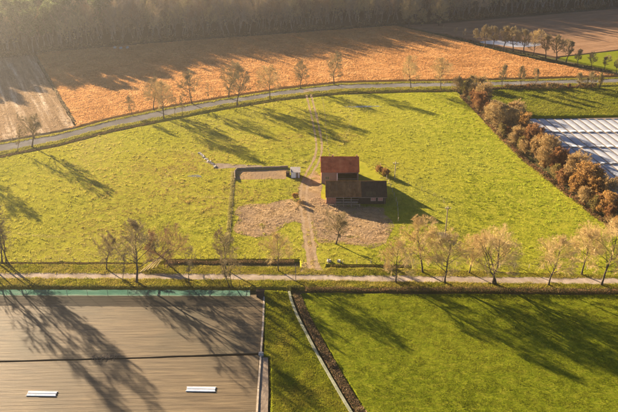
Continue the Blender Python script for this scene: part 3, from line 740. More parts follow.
BR = [(0.13,0.075,0.04),(0.19,0.11,0.06),(0.10,0.07,0.035),(0.08,0.075,0.025)]
GR = [(0.07,0.08,0.02),(0.11,0.10,0.03),(0.05,0.055,0.018)]
hedge('low_hedge', [(299,290.5),(360,290.3),(450,290.8),(530,291.8),(618,292.6),(700,294)], 1.1, 0.95, 20000, BR+GR+[(0.22,0.10,0.05),(0.25,0.15,0.08)], 'low dark brown hedge between the lane verge and the lower right meadow', seed=1, gaps=0.15, rough=0.5)
hedge('low_hedge', [(0,286.8),(60,287),(140,287.2),(205,287.6),(262,288.3)], 0.7, 0.55, 7000, GR, 'ragged dark green scrub row behind the green net', seed=2, gaps=0.35)
hedge('ditch_scrub', [(164,263),(200,262.6),(250,262.8),(299,263)], 1.3, 0.6, 7000, BR, 'brown scrub filling the ditch left of the yard entrance', seed=3, gaps=0.2)
hedge('ditch_scrub', [(0,263.2),(70,263.3),(140,263.6)], 0.5, 0.3, 1500, BR, 'thin brown growth in the narrow ditch at the left', seed=4, gaps=0.3)
hedge('ditch_scrub', [(327,266),(370,266.2),(411,266.6)], 0.7, 0.35, 1800, GR+BR, 'green growth in the short ditch right of the yard entrance', seed=5, gaps=0.2)
hedge('brown_hedge', [(296.5,293),(300.5,305),(311.5,328),(325.5,354),(342.5,384),(361,413),(392,470)], 1.7, 0.8, 22000, [(0.20,0.125,0.065),(0.14,0.085,0.045),(0.28,0.19,0.11),(0.08,0.06,0.03),(0.12,0.11,0.04)],
      'copper brown leafy hedge running down beside the pale netting', seed=6, gaps=0.42, leaf=0.1, rough=0.7)
hedge('corner_hedge', [(289,290.8),(294,289.8),(300,291.5)], 1.2, 1.0, 1800, GR, 'dark green leafy clump at the corner of the hedges', seed=7)
UD = off(UPS, 4.5)
hedge('ditch_scrub', UD[2:7], 0.5, 0.35, 3000, BR, 'brown growth in the ditch along the left stretch of the upper road', seed=8, gaps=0.2, leaf=0.14)
hedge('ditch_scrub', UD[7:12], 0.5, 0.35, 2500, GR+BR, 'dark growth in the ditch along the middle stretch of the upper road', seed=9, gaps=0.2, leaf=0.14)
hedge('woodland_scrub', [(-40,60.5),(0,57.8),(34,54.2),(100,45.7),(200,37.7),(300,30.7),(395,23.8),(440,21.3),(500,16.3),(618,6.3)], 3.0, 2.6, 9000, [(0.13,0.09,0.05),(0.20,0.14,0.08),(0.10,0.085,0.04)], 'brown scrub along the foot of the far wood', cat='scrub', seed=14, leaf=0.4, gaps=0.25, rough=0.6)
hedge('roadside_scrub', [(470,88.6),(520,88),(560,87.6),(600,87.2)], 1.6, 1.7, 6500, BR+[(0.24,0.14,0.07)], 'brown scrub strip along the right stretch of the upper road', seed=10, leaf=0.2, gaps=0.2)
hedge('hedgerow_bottom', [(459,95),(478,112),(500,137),(520,156),(545,177),(575,200),(600,219),(618,233),(650,258)], 2.2, 0.9, 9000, BR+[(0.26,0.12,0.06)], 'brown undergrowth along the foot of the right hedgerow', seed=11, leaf=0.16, gaps=0.1)
hedge('field_margin', [(34.5,54.5),(48,77),(61,100),(76,124.5)], 0.8, 0.5, 2500, [(0.16,0.12,0.07),(0.26,0.2,0.12),(0.1,0.08,0.04)], 'weedy margin between stubble and orange field', cat='field margin', seed=12, leaf=0.2, gaps=0.2)
hedge('row_undergrowth', [(440,33.5),(500,49.3),(560,62),(618,73)], 1.2, 0.7, 2500, BR, 'dark undergrowth along the diagonal tree row', cat='undergrowth', seed=13, leaf=0.25, gaps=0.1)

# ------------------------------------------------------------------ nets, fences, posts
def net_fence(name, line, ht, label, netmat, step=3.0, lean=0.0, sag=0.035):
    L = smooth_line(GP(line), 5); _, ln = along(L, 0.0); n = int(ln/step)
    root = empty(name, (*L[0], 0)); tag(root, label, 'net fence'); o0 = Vector((*L[0], 0)); r = np.random.default_rng(len(label))
    pts, _ = along(L, np.linspace(0, ln, n+1))
    for i, p in enumerate(pts):
        m = MB(); m.tube((p[0]-o0.x, p[1]-o0.y, -0.3), (p[0]-o0.x+lean, p[1]-o0.y, ht+0.12), 0.045, 0.04, 6); m.build('post', M['wood'], root)
    for i in range(n):
        a, b = pts[i], pts[i+1]; d = (b-a)/np.linalg.norm(b-a); nn = np.array((-d[1], d[0])); V = []
        kx, kz = 7, 5; F = []
        for j in range(kx):
            t = j/(kx-1)
            for k in range(kz):
                f = k/(kz-1); h = ht*f*(1-sag*math.sin(math.pi*t)*(1+0.6*r.normal())) 
                q = a+(b-a)*(0.004+0.992*t)+nn*(0.05+0.05*math.sin(math.pi*t)*r.normal()+0.03*r.normal()*f)
                V.append((q[0]-o0.x+lean*f, q[1]-o0.y, 0.02+h))
        for j in range(kx-1):
            for k in range(kz-1): F.append((j*kz+k, (j+1)*kz+k, (j+1)*kz+k+1, j*kz+k+1))
        link('net_panel', mesh_py('net_panel', V, F, M[netmat], True), root)
    return root
net_fence('windbreak_fence', [(-60,295.3),(0,295.6),(90,295.8),(180,296),(258,296.3)], 1.45, 'teal green windbreak net on posts along the top of the seedbed', 'net', 4.0)
m = MB(); p = G(260.5,296.2); m.box(-0.8,0.8,-0.35,0.35,0,1.4); m.box(-0.9,0.9,-0.42,0.42,1.41,1.5)
tag(m.build('meter_cabinet', M['darkwood'], None, p), 'dark box at the right end of the green net', 'box')
# pale kerb of cast segments curving down beside the brown hedge
ke = empty('concrete_kerb', (0, 0, 0)); tag(ke, 'pale grey-green concrete kerb curving down beside the copper brown hedge', 'kerb')
KC = smooth_line(GP([(289,291),(290.5,299),(296,314),(306,333.5),(319.5,359),(335,386),(351,413),(384,465)]), 5); _, ln = along(KC, 0.0)
for s0 in np.arange(0, ln-2, 2.0):
    a, _ = along(KC, s0+0.015); b, _ = along(KC, s0+1.985); d = (b-a)/np.linalg.norm(b-a); nn = np.array((-d[1], d[0]))*0.24
    V = [(*(a-nn), -0.6), (*(a+nn), -0.6), (*(b+nn), -0.6), (*(b-nn), -0.6)]; z = 0.24+random.uniform(-0.02, 0.02); V += [(x, y, z) for x, y, _ in V]
    link('segment', mesh_py('segment', V, [(4,5,6,7),(0,1,5,4),(1,2,6,5),(2,3,7,6),(3,0,4,7)], M['palekerb']), ke)

def post(name, px, h, r_, label, mat='wood', arm=False, group=None, cat='post', tilt=0.0):
    p = G(*px); m = MB(); m.tube((0, 0, -0.3), (tilt*h, 0, h), r_, r_*0.8, 8)
    if not arm:
        m.tube((tilt*h, 0, h), (tilt*h*1.01, 0, h+0.03), r_*0.8, r_*0.4, 8)
        return tag(m.build(name, M[mat], None, p), label, cat, group)
    o = empty(name, p); tag(o, label, cat, group); m.build('pole', M[mat], o)
    a = MB(); a.box(-0.7, 0.7, -0.3, -0.18, h-0.6, h-0.46); a.build('crossarm', M['wood'], o)
    for x in (-0.6, 0, 0.6):
        b = MB(); b.tube((x, -0.24, h-0.46), (x, -0.24, h-0.3), 0.05, 0.04, 6); b.build('insulator', M['whitepaint'], o)
    return o
post('utility_pole', (445,235.5), 8.0, 0.14, 'wooden utility pole standing in the meadow above the golden trees', arm=True, cat='utility pole')
post('utility_pole', (394.6,179.3), 5.5, 0.12, 'pale wooden pole in the meadow right of the barn', arm=True, mat='palewood', cat='utility pole')
post('lane_post', (295.7,280.8), 4.2, 0.08, 'slim post on the south verge by the corner hedge', mat='wood')
post('lane_post', (442.5,280.8), 1.2, 0.06, 'short post at the lane south edge below the utility pole', mat='wood')
tag(pool('pole_earth_ring', G(445,235.5), 1.9, 1.3, 0.014, seed=4), kind='structure').data.materials[0] = M['mud']

def wire_fence(name, line, label, h=1.15, step=3.0, mat='wood', wires=(0.5, 1.0), r_=0.05, skip=None):
    L = smooth_line(GP(line), 4); _, ln = along(L, 0.0); n = max(1, int(ln/step)); pts, _ = along(L, np.linspace(0, ln, n+1))
    o = empty(name, (*pts[0], 0)); tag(o, label, 'fence'); r = np.random.default_rng(len(label))
    for p in pts:
        m = MB(); t = r.normal(0, 0.05, 2); m.tube((p[0]-pts[0][0], p[1]-pts[0][1], -0.3), (p[0]-pts[0][0]+t[0], p[1]-pts[0][1]+t[1], h*r.uniform(0.9, 1.1)), r_, r_*0.85, 6)
        m.build('post', M[mat], o)
    for z in wires:
        m = MB()
        for a, b in zip(pts[:-1], pts[1:]): m.tube((*(a-pts[0]), z), (*(b-pts[0]), z), 0.008, 0.008, 3)
        m.build('wire', M['wood'], o)
    return o
wire_fence('wire_fence', [(235.5,172),(234,190),(232,215),(229,252)], 'wire fence with wooden posts beside the strip of long grass', r_=0.06, step=3.2, mat='wood')
wire_fence('wire_fence', [(0,262.2),(70,262.3),(141,262.7)], 'thin wire fence along the meadow side of the left ditch')
wire_fence('wire_fence', [(168,258.8),(230,258.9),(299,259.2)], 'wire fence above the scrub ditch left of the yard entrance')
wire_fence('wire_fence', [(326,263.6),(370,263.9),(413,264.4),(460,266),(520,268),(600,270)], 'pale rail fence along the meadow edge right of the yard entrance', mat='palewood', r_=0.07, wires=(0.45, 0.95))
wire_fence('wire_fence', [(380,166),(390,186),(398,206),(398,224)], 'grey post fence running down right of the barn', mat='palewood', r_=0.08, step=2.6)
wire_fence('wire_fence', [(394.6,180),(430,194),(446,203),(448,232)], 'faint wire fence from the pale pole across the meadow', r_=0.05, step=4)
wire_fence('wire_fence', [(331,163),(328,150),(326,135),(325.5,118),(322,97)], 'wire fence along the right side of the farm track', r_=0.06, step=4)

# pale kerb board along the right end of the seedbed, planks end to end
kb = empty('edging_boards', (0, 0, 0)); tag(kb, 'pale weathered edging boards along the right end of the seedbed', 'edging')
KL = GP([(264,297),(263,325),(261,352),(258.5,385),(257,412),(254,470)]); _, ln = along(KL, 0.0)
for s0 in np.arange(0, ln-3, 3.0):
    a, _ = along(KL, s0+0.02); b, _ = along(KL, s0+2.97); d = (b-a)/np.linalg.norm(b-a); nn = np.array((-d[1], d[0]))*0.17
    V = [(*(a-nn), -0.2), (*(a+nn), -0.2), (*(b+nn), -0.2), (*(b-nn), -0.2)]; z = 0.16+random.uniform(-0.02, 0.02)
    V += [(x, y, z) for x, y, _ in V]
    link('board', mesh_py('board', V, [(4,5,6,7),(0,1,5,4),(1,2,6,5),(2,3,7,6),(3,0,4,7)], M['palewood']), kb)
m = MB(); p = G(261,354.5); m.box(-0.45,0.45,-0.35,0.35,-0.5,0.25); m.box(-0.3,0.3,-0.2,0.2,0.25,0.5)
tag(m.build('drain_box', M['stone'], None, p), 'small grey drain box where the furrow meets the edging boards', 'drain box')
strip('dark_margin', [(260.5,357.5),(268,357.5)], [(255,470),(268,470)], 'mud', 0.004)

# white cloche frames lying on the seedbed
def cloche(px, ln, label):
    o = empty('cloche_frame', G(*px), -0.02); tag(o, label, 'cloche', 'white frames on the seedbed')
    n = 8; V = []; F = []
    for i in range(n+1):
        a = math.pi*i/n; V += [(-ln/2, 0.45*math.cos(a), 0.03+0.12*math.sin(a)), (ln/2, 0.45*math.cos(a), 0.03+0.12*math.sin(a))]
    for i in range(n): F.append((2*i, 2*i+1, 2*i+3, 2*i+2))
    link('cover', mesh_py('cover', V, F, M['whitepaint'], True), o)
    for s0 in (-1, 1):
        m = MB(); m.box(-ln/2-0.1, ln/2+0.1, s0*0.5-0.04, s0*0.5+0.04, 0.0, 0.14); m.build('side_rail', M['whitepaint'], o)
        m = MB()
        m.add([(s0*ln/2*1.002, 0.44*math.cos(math.pi*i/n), 0.03+0.115*math.sin(math.pi*i/n)) for i in range(n+1)], [tuple(range(n+1))]); m.build('end_panel', M['whitepaint'], o)
    m = MB(); m.box(-ln/2, ln/2, -0.03, 0.03, 0.145, 0.185); m.build('ridge_bar', M['wood'], o)
cloche((42,394), 4.9, 'left white low frame lying on the seedbed')
cloche((201,389.5), 4.9, 'right white low frame lying on the seedbed')
r = np.random.default_rng(5); q = np.array([G(92+28*r.random(), 355+4*r.random()) for _ in range(90)]); q[:, 2] = r.uniform(0.02, 0.25, 90)
dr = [(np.array([p, p+np.array((*r.normal(0, 0.4, 2), r.normal(0, 0.1)))]), np.array((0.03, 0.015))) for p in q]
V, F = tubes_mesh(dr, 4); tag(link('brushwood_heap', mesh_np('brushwood_heap', V, F, M['wood'])), 'loose brushwood lying along the furrow of the seedbed', 'brushwood', kind='stuff')

# ------------------------------------------------------------------ tunnels at the right
A0, A1 = G(529,119)[:2], G(640,214)[:2]; dT = (A1-A0)/np.linalg.norm(A1-A0); nT = np.array((-dT[1], dT[0]))
if nT[0] < 0: nT = -nT
TW, TL = 2.3, 11.3
hx = np.array((1.0, 0.0)); pitch_x = 2.75/abs(hx @ nT)
tl = []
for i in range(26):
    for j in range(9):
        a = A0 + hx*pitch_x*i + dT*(TL+0.9)*j + dT*0.3
        c = a + dT*TL/2 + nT*TW/2
        if abs(c[0]) < 0.46*math.hypot(c[1], CAM_H)+4: tl.append((i, j, a))
prof = [(t, 0.13*math.sin(math.pi*min(max(t, 0), 1))**0.6+0.04) for t in np.linspace(0, 1, 9)]
V = []; F = []; kx = 9
for k in range(kx):
    sag = 0.05*math.sin(k*2.1)
    for t, h in prof: V.append((TL*k/(kx-1), t*TW, h+sag*h))
for k in range(kx-1):
    for t in range(8): F.append((k*9+t, (k+1)*9+t, (k+1)*9+t+1, k*9+t+1))
F += [tuple(range(9))[::-1], tuple(range((kx-1)*9, kx*9))]
tme = mesh_py('tunnel_cover', V, F, M['cover'], True)
ang = math.atan2(dT[1], dT[0])
ORD = ['%dth' % q for q in range(1, 40)]; ORD[:14] = ['first','second','third','fourth','fifth','sixth','seventh','eighth','ninth','tenth','eleventh','twelfth','thirteenth','fourteenth']
for i, j, a in tl:
    flip = np.cross(np.r_[dT, 0], np.r_[nT, 0])[2] > 0
    o = link('low_tunnel', tme, None, (*(a if flip else a+nT*TW), 0)); o.rotation_euler.z = ang
    tag(o, 'white film low tunnel, %s strip from the hedge corner, %s length from the far end' % (ORD[i], ORD[j]), 'tunnel', 'white low tunnels in rows at the right')
# pale dead trunk beside the tunnels
m = MB(); p = G(610,205); m.tube((0,0,-0.2),(0.15,0,1.6),0.95,0.8,9); m.tube((0.15,0,1.6),(0.1,0,3.4),0.8,0.62,9)
o = empty('dead_trunk', p); tag(o, 'pale broken dead trunk at the right end of the hedgerow', 'tree stump'); m.build('trunk', M['palewood'], o)
m = MB()
for k in range(5): a = k*1.25; m.tube((0.1+0.4*math.cos(a),0.4*math.sin(a),3.3),(0.1+0.5*math.cos(a),0.5*math.sin(a),3.6+0.3*(k % 3)),0.16,0.03,5)
m.build('splinters', M['palewood'], o)
# fallen pale limbs by the russet tree
o = empty('broken_limbs', G(154,262)); tag(o, 'pale split limbs leaning from the russet tree to the ground', 'fallen limbs')
b0 = np.array(G(168.5,263)); o0 = np.array(o.location)
for k in range(5):
    e = np.array(G(140+4.0*k, 272.5-1.3*k)); m = MB(); t = b0+np.array((-0.3+0.12*k, 0.2, 2.9+0.1*k))-o0
    m.tube(e-o0, t, 0.12, 0.08, 6); m.build('limb', M['straw'], o)

# ------------------------------------------------------------------ farm buildings
def roof_sheet(name, x0, x1, e, rdg, mat, parent, amp=0.035, wave=0.36, th=0.09):
    """corrugated slope from the eave point e=(y,z) to the ridge point"""
    n = int((x1-x0)/(wave/4)); V = []; F = []
    nrm = Vector((0, -(rdg[1]-e[1]), rdg[0]-e[0])).normalized()
    if nrm.z < 0: nrm = -nrm
    rows = 9
    for i in range(n+1):
        x = x0+(x1-x0)*i/n
        for k in range(rows):
            f = k/(rows-1); sag = -0.05*math.sin(math.pi*f)*math.sin(math.pi*(i/n)*2.3)
            hgt = amp*math.sin(2*math.pi*(x-x0)/wave)+sag+(0.018 if k % 2 else 0)
            V.append((x, e[0]+(rdg[0]-e[0])*f+nrm.y*hgt, e[1]+(rdg[1]-e[1])*f+nrm.z*hgt))
    for i in range(n):
        for k in range(rows-1): F.append((i*rows+k, (i+1)*rows+k, (i+1)*rows+k+1, i*rows+k+1))
    b = len(V); dn = -nrm*th
    for x in (x0, x1):
        for y, z in (e, rdg): V.append((x, y+dn.y-nrm.y*0.03, z+dn.z-nrm.z*0.03))
    F += [(b, b+1, b+3, b+2), (0, rows-1, b+1, b), (n*rows, b+2, b+3, n*rows+rows-1)]
    F += [(0, b, b+2, n*rows)]
    return link(name, mesh_py(name, V, F, M[mat]), parent)

def window(root, x, z, w_, h, y, inner='glass', name='window'):
    o = MB(); t = 0.09
    o.box(x, x+t, y-0.06, y+0.1, z, z+h); o.box(x+w_-t, x+w_, y-0.06, y+0.1, z, z+h)
    o.box(x+t, x+w_-t, y-0.06, y+0.1, z, z+t); o.box(x+t, x+w_-t, y-0.06, y+0.1, z+h-t, z+h)
    o.box(x+w_/2-0.03, x+w_/2+0.03, y-0.05, y+0.08, z+t, z+h-t)
    f = o.build(name, M['palewood'], root)
    for a, b in ((x+t, x+w_/2-0.03), (x+w_/2+0.03, x+w_-t)):
        p = MB(); p.box(a, b, y-0.01, y+0.03, z+t, z+h-t); p.build('pane', M[inner], f)
    return f

# front barn
BL = G(326.3, 204); BW = G(385.5, 204)[0]-BL[0]; BD, BE, BR_ = 6.4, 2.6, 5.0
barn = empty('long_barn', BL); tag(barn, 'long low barn with brown and dark sheet roof and open front, nearer building', 'barn')
def wall(root, name, mat, *boxes):
    m = MB()
    for b in boxes: m.box(*b)
    return m.build(name, M[mat], root)
wall(barn, 'brick_wall', 'brick', (0, 2.5, 0, 0.3, 0, BE-0.1))
wall(barn, 'front_wall', 'darkwood', (8.3, 11.4, 0.02, 0.26, 0, BE-0.1), (11.4, BW, 0.02, 0.26, 0, 0.85), (11.4, BW, 0.02, 0.26, 1.95, BE-0.1),
     (12.75, 13.25, 0.02, 0.26, 0.85, 1.95), (14.6, BW, 0.02, 0.26, 0.85, 1.95))
for x in (11.42, 13.27): window(barn, x, 0.87, 1.3, 1.06, 0.06, inner='pinkdoor', name='shuttered_window')
wall(barn, 'lintel_beam', 'darkwood', (2.5, 8.3, 0.03, 0.25, BE-0.4, BE-0.1))
wall(barn, 'feed_rail', 'wood', (2.5, 8.3, 0.05, 0.2, 1.15, 1.3))
wall(barn, 'manger', 'wood', (2.55, 8.25, 0.35, 0.9, 0, 0.55))
for x in (4.4, 6.4): wall(barn, 'timber_post', 'wood', (x-0.09, x+0.09, 0.04, 0.22, 0, BE-0.42))
wall(barn, 'back_wall', 'brick', (0, BW, BD-0.3, BD, 0, BE-0.1))
for nm, x0 in (('gable_wall', 0.0), ('gable_wall', BW-0.28)):
    V = [(x0, 0.31, 0), (x0, BD-0.31, 0), (x0, BD-0.31, BE), (x0, BD/2, BR_-0.22), (x0, 0.31, BE)]; V += [(x+0.28, y, z) for x, y, z in V]
    F = [(4,3,2,1,0), (5,6,7,8,9)]+[(i, (i+1) % 5, 5+(i+1) % 5, 5+i) for i in range(5)]
    link(nm, mesh_py(nm, V, F, M['brick']), barn)
SPL = BW*0.59
for nm, x0, x1, mt in (('roof_slope', -0.25, SPL-0.01, 'oldtile'), ('dark_roof_slope', SPL+0.01, BW+0.3, 'darktile')):
    roof_sheet(nm, x0, x1, (-0.5, BE-0.35), (BD/2-0.02, BR_), mt, barn)
    roof_sheet(nm, x0, x1, (BD+0.5, BE-0.35), (BD/2+0.02, BR_), mt, barn)
m = MB(); m.tube((-0.28, BD/2, BR_+0.03), (BW+0.32, BD/2, BR_+0.03), 0.13, 0.13, 8); m.build('ridge_cap', M['oldtile'], barn)
m = MB(); m.tube((-0.2, -0.58, BE-0.42), (BW+0.25, -0.58, BE-0.42), 0.06, 0.06, 6); m.build('gutter', M['wood'], barn)
m = MB(); m.box(0.3, 8.6, -1.9, -1.8, 0.75, 0.85); m.build('yard_rail', M['wood'], barn)
for x in (0.4, 2.4, 4.4, 6.4, 8.5):
    m = MB(); m.box(x-0.07, x+0.07, -1.79, -1.66, 0, 1.0); m.build('yard_rail_post', M['wood'], barn)

def roof_patch(root, x0, x1, f0, f1, e, rdg, mat):
    p0 = (e[0]+(rdg[0]-e[0])*f0, e[1]+(rdg[1]-e[1])*f0+0.09); p1 = (e[0]+(rdg[0]-e[0])*f1, e[1]+(rdg[1]-e[1])*f1+0.09)
    roof_sheet('repair_sheet', x0, x1, p0, p1, mat, root, th=0.02)
FE, FR = (-0.5, BE-0.35), (BD/2-0.02, BR_)
for a_ in ((1.2, 2.9, 0.35, 0.72, 'rust'), (5.9, 7.7, 0.5, 0.9, 'rust'), (10.2, 12.8, 0.06, 0.34, 'mossy')):
    roof_patch(barn, *a_[:4], FE, FR, a_[4])
for x in (0.25, BW-0.25):
    m = MB(); m.tube((x, -0.1, 0.0), (x, -0.1, BE-0.5), 0.045, 0.045, 6); m.build('downpipe', M['wood'], barn)
# rear barn
RL = G(321.3, 183.6); RW = G(358.3, 183.6)[0]-RL[0]; RD, RE, RR = 6.6, 3.6, 6.5
rear = empty('red_roofed_barn', RL); tag(rear, 'taller red-roofed brick barn behind the long low one', 'barn')
wall(rear, 'front_wall', 'greybrick', (0, 1.0, 0, 0.3, 0, RE), (1.0, 2.2, 0, 0.3, 0, 1.2), (1.0, 2.2, 0, 0.3, 2.2, RE), (2.2, 4.2, 0, 0.3, 0, RE))
wall(rear, 'corner_pier', 'greybrick', (RW-0.35, RW, 0, 0.3, 0, RE))
wall(rear, 'door_jamb', 'whitepaint', (4.2, 4.4, -0.04, 0.28, 0, RE-0.45))
wall(rear, 'door_lintel', 'greybrick', (4.2, RW-0.35, 0.02, 0.28, RE-0.43, RE))
wall(rear, 'hay_rail', 'wood', (4.42, RW-0.37, 0.05, 0.2, 1.3, 1.42))
window(rear, 1.0, 1.2, 1.2, 1.0, 0.08)
wall(rear, 'back_wall', 'brick', (0, RW, RD-0.3, RD, 0, RE))
for x0 in (0.0, RW-0.28):
    V = [(x0, 0.31, 0), (x0, RD-0.31, 0), (x0, RD-0.31, RE+0.1), (x0, RD/2, RR-0.22), (x0, 0.31, RE+0.1)]; V += [(x+0.28, y, z) for x, y, z in V]
    link('gable_wall', mesh_py('gable_wall', V, [(4,3,2,1,0), (5,6,7,8,9)]+[(i, (i+1) % 5, 5+(i+1) % 5, 5+i) for i in range(5)], M['brick']), rear)
roof_sheet('roof_slope', -0.2, RW+0.2, (-0.35, RE-0.02), (RD/2-0.02, RR), 'tile', rear, wave=0.3)
roof_sheet('roof_slope', -0.2, RW+0.2, (RD+0.35, RE-0.02), (RD/2+0.02, RR), 'tile', rear, wave=0.3)
m = MB(); m.tube((-0.22, RD/2, RR+0.03), (RW+0.22, RD/2, RR+0.03), 0.13, 0.13, 8); m.build('ridge_cap', M['tile'], rear)
for x in (2.9, RW-0.6):
    m = MB(); m.box(x, x+0.35, RD/2-0.17, RD/2+0.17, RR-0.1, RR+0.45); m.box(x-0.05, x+0.4, RD/2-0.22, RD/2+0.22, RR+0.452, RR+0.53); m.build('vent_stack', M['brick'], rear)
wall(rear, 'yard_wall', 'stone', (4.3, RW-0.1, -1.75, -1.55, 0, 1.1))

# small shed left of the barns
SH = G(290.8, 178); sh = empty('small_shed', SH); tag(sh, 'small pale lean-to shed with dark side, left of the barns', 'shed')
wall(sh, 'front_wall', 'whitepaint', (0.12, 2.4, 0, 0.1, 0, 1.75))
wall(sh, 'side_wall', 'darkwood', (0, 0.1, 0, 2.2, 0, 2.15), (2.42, 2.52, 0, 2.2, 0, 1.9))
wall(sh, 'back_wall', 'wood', (0.12, 2.4, 2.1, 2.2, 0, 2.1))
V = [(-0.15,-0.25,1.80),(2.67,-0.25,1.80),(2.67,2.4,2.22),(-0.15,2.4,2.22)]; V += [(x,y,z+0.08) for x,y,z in V]
link('roof', mesh_py('roof', V, [(3,2,1,0),(4,5,6,7),(0,1,5,4),(1,2,6,5),(2,3,7,6),(3,0,4,7)], M['stone']), sh)
m = MB(); m.box(1.4, 2.1, -0.035, -0.005, 0.03, 1.6); m.build('door', M['wood'], sh)
m = MB(); m.box(-1.3, -0.35, 0.9, 2.0, 0, 1.1); m.box(-1.38, -0.28, 0.82, 2.08, 1.105, 1.18); m.build('side_bin', M['darkwood'], sh)
# silage clamp walls: sleepers laid end to end
cw = empty('clamp_wall', (0, 0, 0)); tag(cw, 'low dark sleeper wall along the back of the bare rectangle left of the shed', 'low wall')
CL = GP([(235,180),(234.5,171),(236,169.6),(262,168.6),(288,167.6)]); _, ln = along(CL, 0.0)
for s0 in np.arange(0, ln-1.2, 2.4):
    a, _ = along(CL, s0+0.02); b, _ = along(CL, min(ln, s0+2.37)); d = (b-a)/np.linalg.norm(b-a); nn = np.array((-d[1], d[0]))*0.13
    V = [(*(a-nn), -0.1), (*(a+nn), -0.1), (*(b+nn), -0.1), (*(b-nn), -0.1)]; z = 0.62+random.uniform(-0.05, 0.05); V += [(x, y, z) for x, y, _ in V]
    link('sleeper', mesh_py('sleeper', V, [(4,5,6,7),(0,1,5,4),(1,2,6,5),(2,3,7,6),(3,0,4,7)], M['wood']), cw)
# rubble wall remains at the upper left of the clamp
rw = empty('rubble_wall', (0, 0, 0)); tag(rw, 'remains of a pale rubble wall slanting across the meadow left of the clamp', 'rubble wall')
CL = GP([(199,152.5),(204,157),(210,162.5),(216,167.5)]); _, ln = along(CL, 0.0); r = np.random.default_rng(3)
sv = [(-.5,-.5,0),(.5,-.5,0),(.5,.5,0),(-.5,.5,0),(-.36,-.4,.8),(.4,-.33,.9),(.34,.38,.75),(-.4,.36,1)]
sme = mesh_py('stone', sv, [(4,5,6,7),(0,1,5,4),(1,2,6,5),(2,3,7,6),(3,0,4,7)], M['stone'])
for s0 in np.arange(0, ln, 0.75):
    q, _ = along(CL, s0); o = link('stone', sme, rw, (q[0]+r.normal(0, .15), q[1]+r.normal(0, .15), -0.02)); o.scale = (r.uniform(.5, .9), r.uniform(.4, .7), r.uniform(.25, .55)); o.rotation_euler.z = r.uniform(0, 6)
# pale slabs beside the yard entrance
for i, (px, lbl) in enumerate((((329,261.4), 'left pale block lying in the grass right of the yard entrance'), ((339,261.8), 'right pale block lying in the grass right of the yard entrance'))):
    o = link('pale_block', sme, None, G(*px)); o.scale = (0.9-0.2*i, 0.7, 0.6); o.rotation_euler.z = i*1.1; tag(o, lbl, 'block', 'pale blocks near the entrance')

for i, (x_, y_) in enumerate(((115,48.6),(121,49),(127.5,48.4))):
    p = G(x_, y_); m = MB(); m.tube((-0.75,0,0.68),(-0.68,0,0.68),0.55,0.68,14); m.tube((-0.68,0,0.68),(0.68,0,0.68),0.68,0.68,14); m.tube((0.68,0,0.68),(0.75,0,0.68),0.68,0.55,14)
    o = m.build('wrapped_bale', M['stone'], None, p); o.rotation_euler.z = i*0.7; o.scale = (0.75,)*3
    tag(o, ['leftmost of three white wrapped bales by the far wood','middle of three white wrapped bales by the far wood','rightmost of three white wrapped bales by the far wood','lone white wrapped bale by the far wood near the centre'][i], 'bale', 'wrapped bales by the wood')
c0 = G(362,106.5); pool('wet_patch', c0, 6.5, 0.7, 0.012, seed=6)
# ------------------------------------------------------------------ grass, reeds and stalks
def frus(P, z=0.0, mg=6.0):
    x, y = P[:, 0], P[:, 1]; dz = z-CAM_H
    dep = y*_c-dz*_s
    u = np.abs(x/dep*FPX); v = (-y*_s-dz*_c)/dep*FPX
    return (u < 309+mg*FPX/dep) & (v < 206+mg*FPX/dep) & (dep > 1)
def blades(name, poly, n, h, wd, colf, label, seed, excl=(), per=4, rad=0.16, z=0.0, lean=0.5, cat='grass', patch=0.55, dref=150.0, mat='blade'):
    r = np.random.default_rng(seed); lo, hi = poly.min(0), poly.max(0); out = []; c = 0
    while c < n:
        P = r.uniform(lo, hi, (400000, 2)); P = P[frus(P)]; P = P[in_poly(P, poly)]
        P = P[r.random(len(P)) < np.clip(dref/np.hypot(P[:, 1], 40), 0, 1)**1.3]
        for f in excl: P = P[~f(P)]
        if patch: P = P[r.random(len(P)) < (1-patch)+patch*np.clip(vnoise(P, 0.9, seed)*1.6-0.25, 0, 1)]
        out.append(P); c += len(P)
        if len(P) < 200: break
    P = np.concatenate(out)[:n]; n = len(P)
    cl = colf(P, r)                                     # (n,3)
    q = np.repeat(P, per, 0)+r.normal(0, rad, (n*per, 2)); cl = np.repeat(cl, per, 0)*r.uniform(0.75, 1.25, (n*per, 1)); m = len(q)
    far = np.clip(np.hypot(q[:, 1], CAM_H)/170, 0.75, 2.2)
    hh = h*r.uniform(0.5, 1.3, m)*(0.6+0.8*vnoise(q, 0.6, seed+1)); ww = wd*far*r.uniform(0.7, 1.3, m)
    a = r.uniform(0, 2*np.pi, m); dx = np.cos(a)*ww/2; dy = np.sin(a)*ww/2
    V = np.zeros((m, 3, 3)); V[:, 0] = np.column_stack([q[:, 0]-dx, q[:, 1]-dy, np.full(m, z-0.02)]); V[:, 1] = np.column_stack([q[:, 0]+dx, q[:, 1]+dy, np.full(m, z-0.02)])
    l = r.normal(0, lean, (m, 2))*hh[:, None]; V[:, 2] = np.column_stack([q+l, z+hh])
    o = link(name, mesh_np(name, V.reshape(-1, 3), np.arange(3*m).reshape(m, 3), M[mat], col=np.repeat(cl, 3, 0)))
    return tag(o, label, cat, kind='stuff')
def mixc(cols, scale, seed, wob=0.25):
    cols = np.array(cols)
    def f(P, r):
        t = np.clip(vnoise(P, scale, seed)*0.65+vnoise(P, scale*3.7, seed+1)*0.35+r.normal(0, wob*0.4, len(P)), 0, 0.9999)*(len(cols)-1)
        i = t.astype(int); g = (t-i)[:, None]; return cols[i]*(1-g)+cols[np.minimum(i+1, len(cols)-1)]*g
    return f
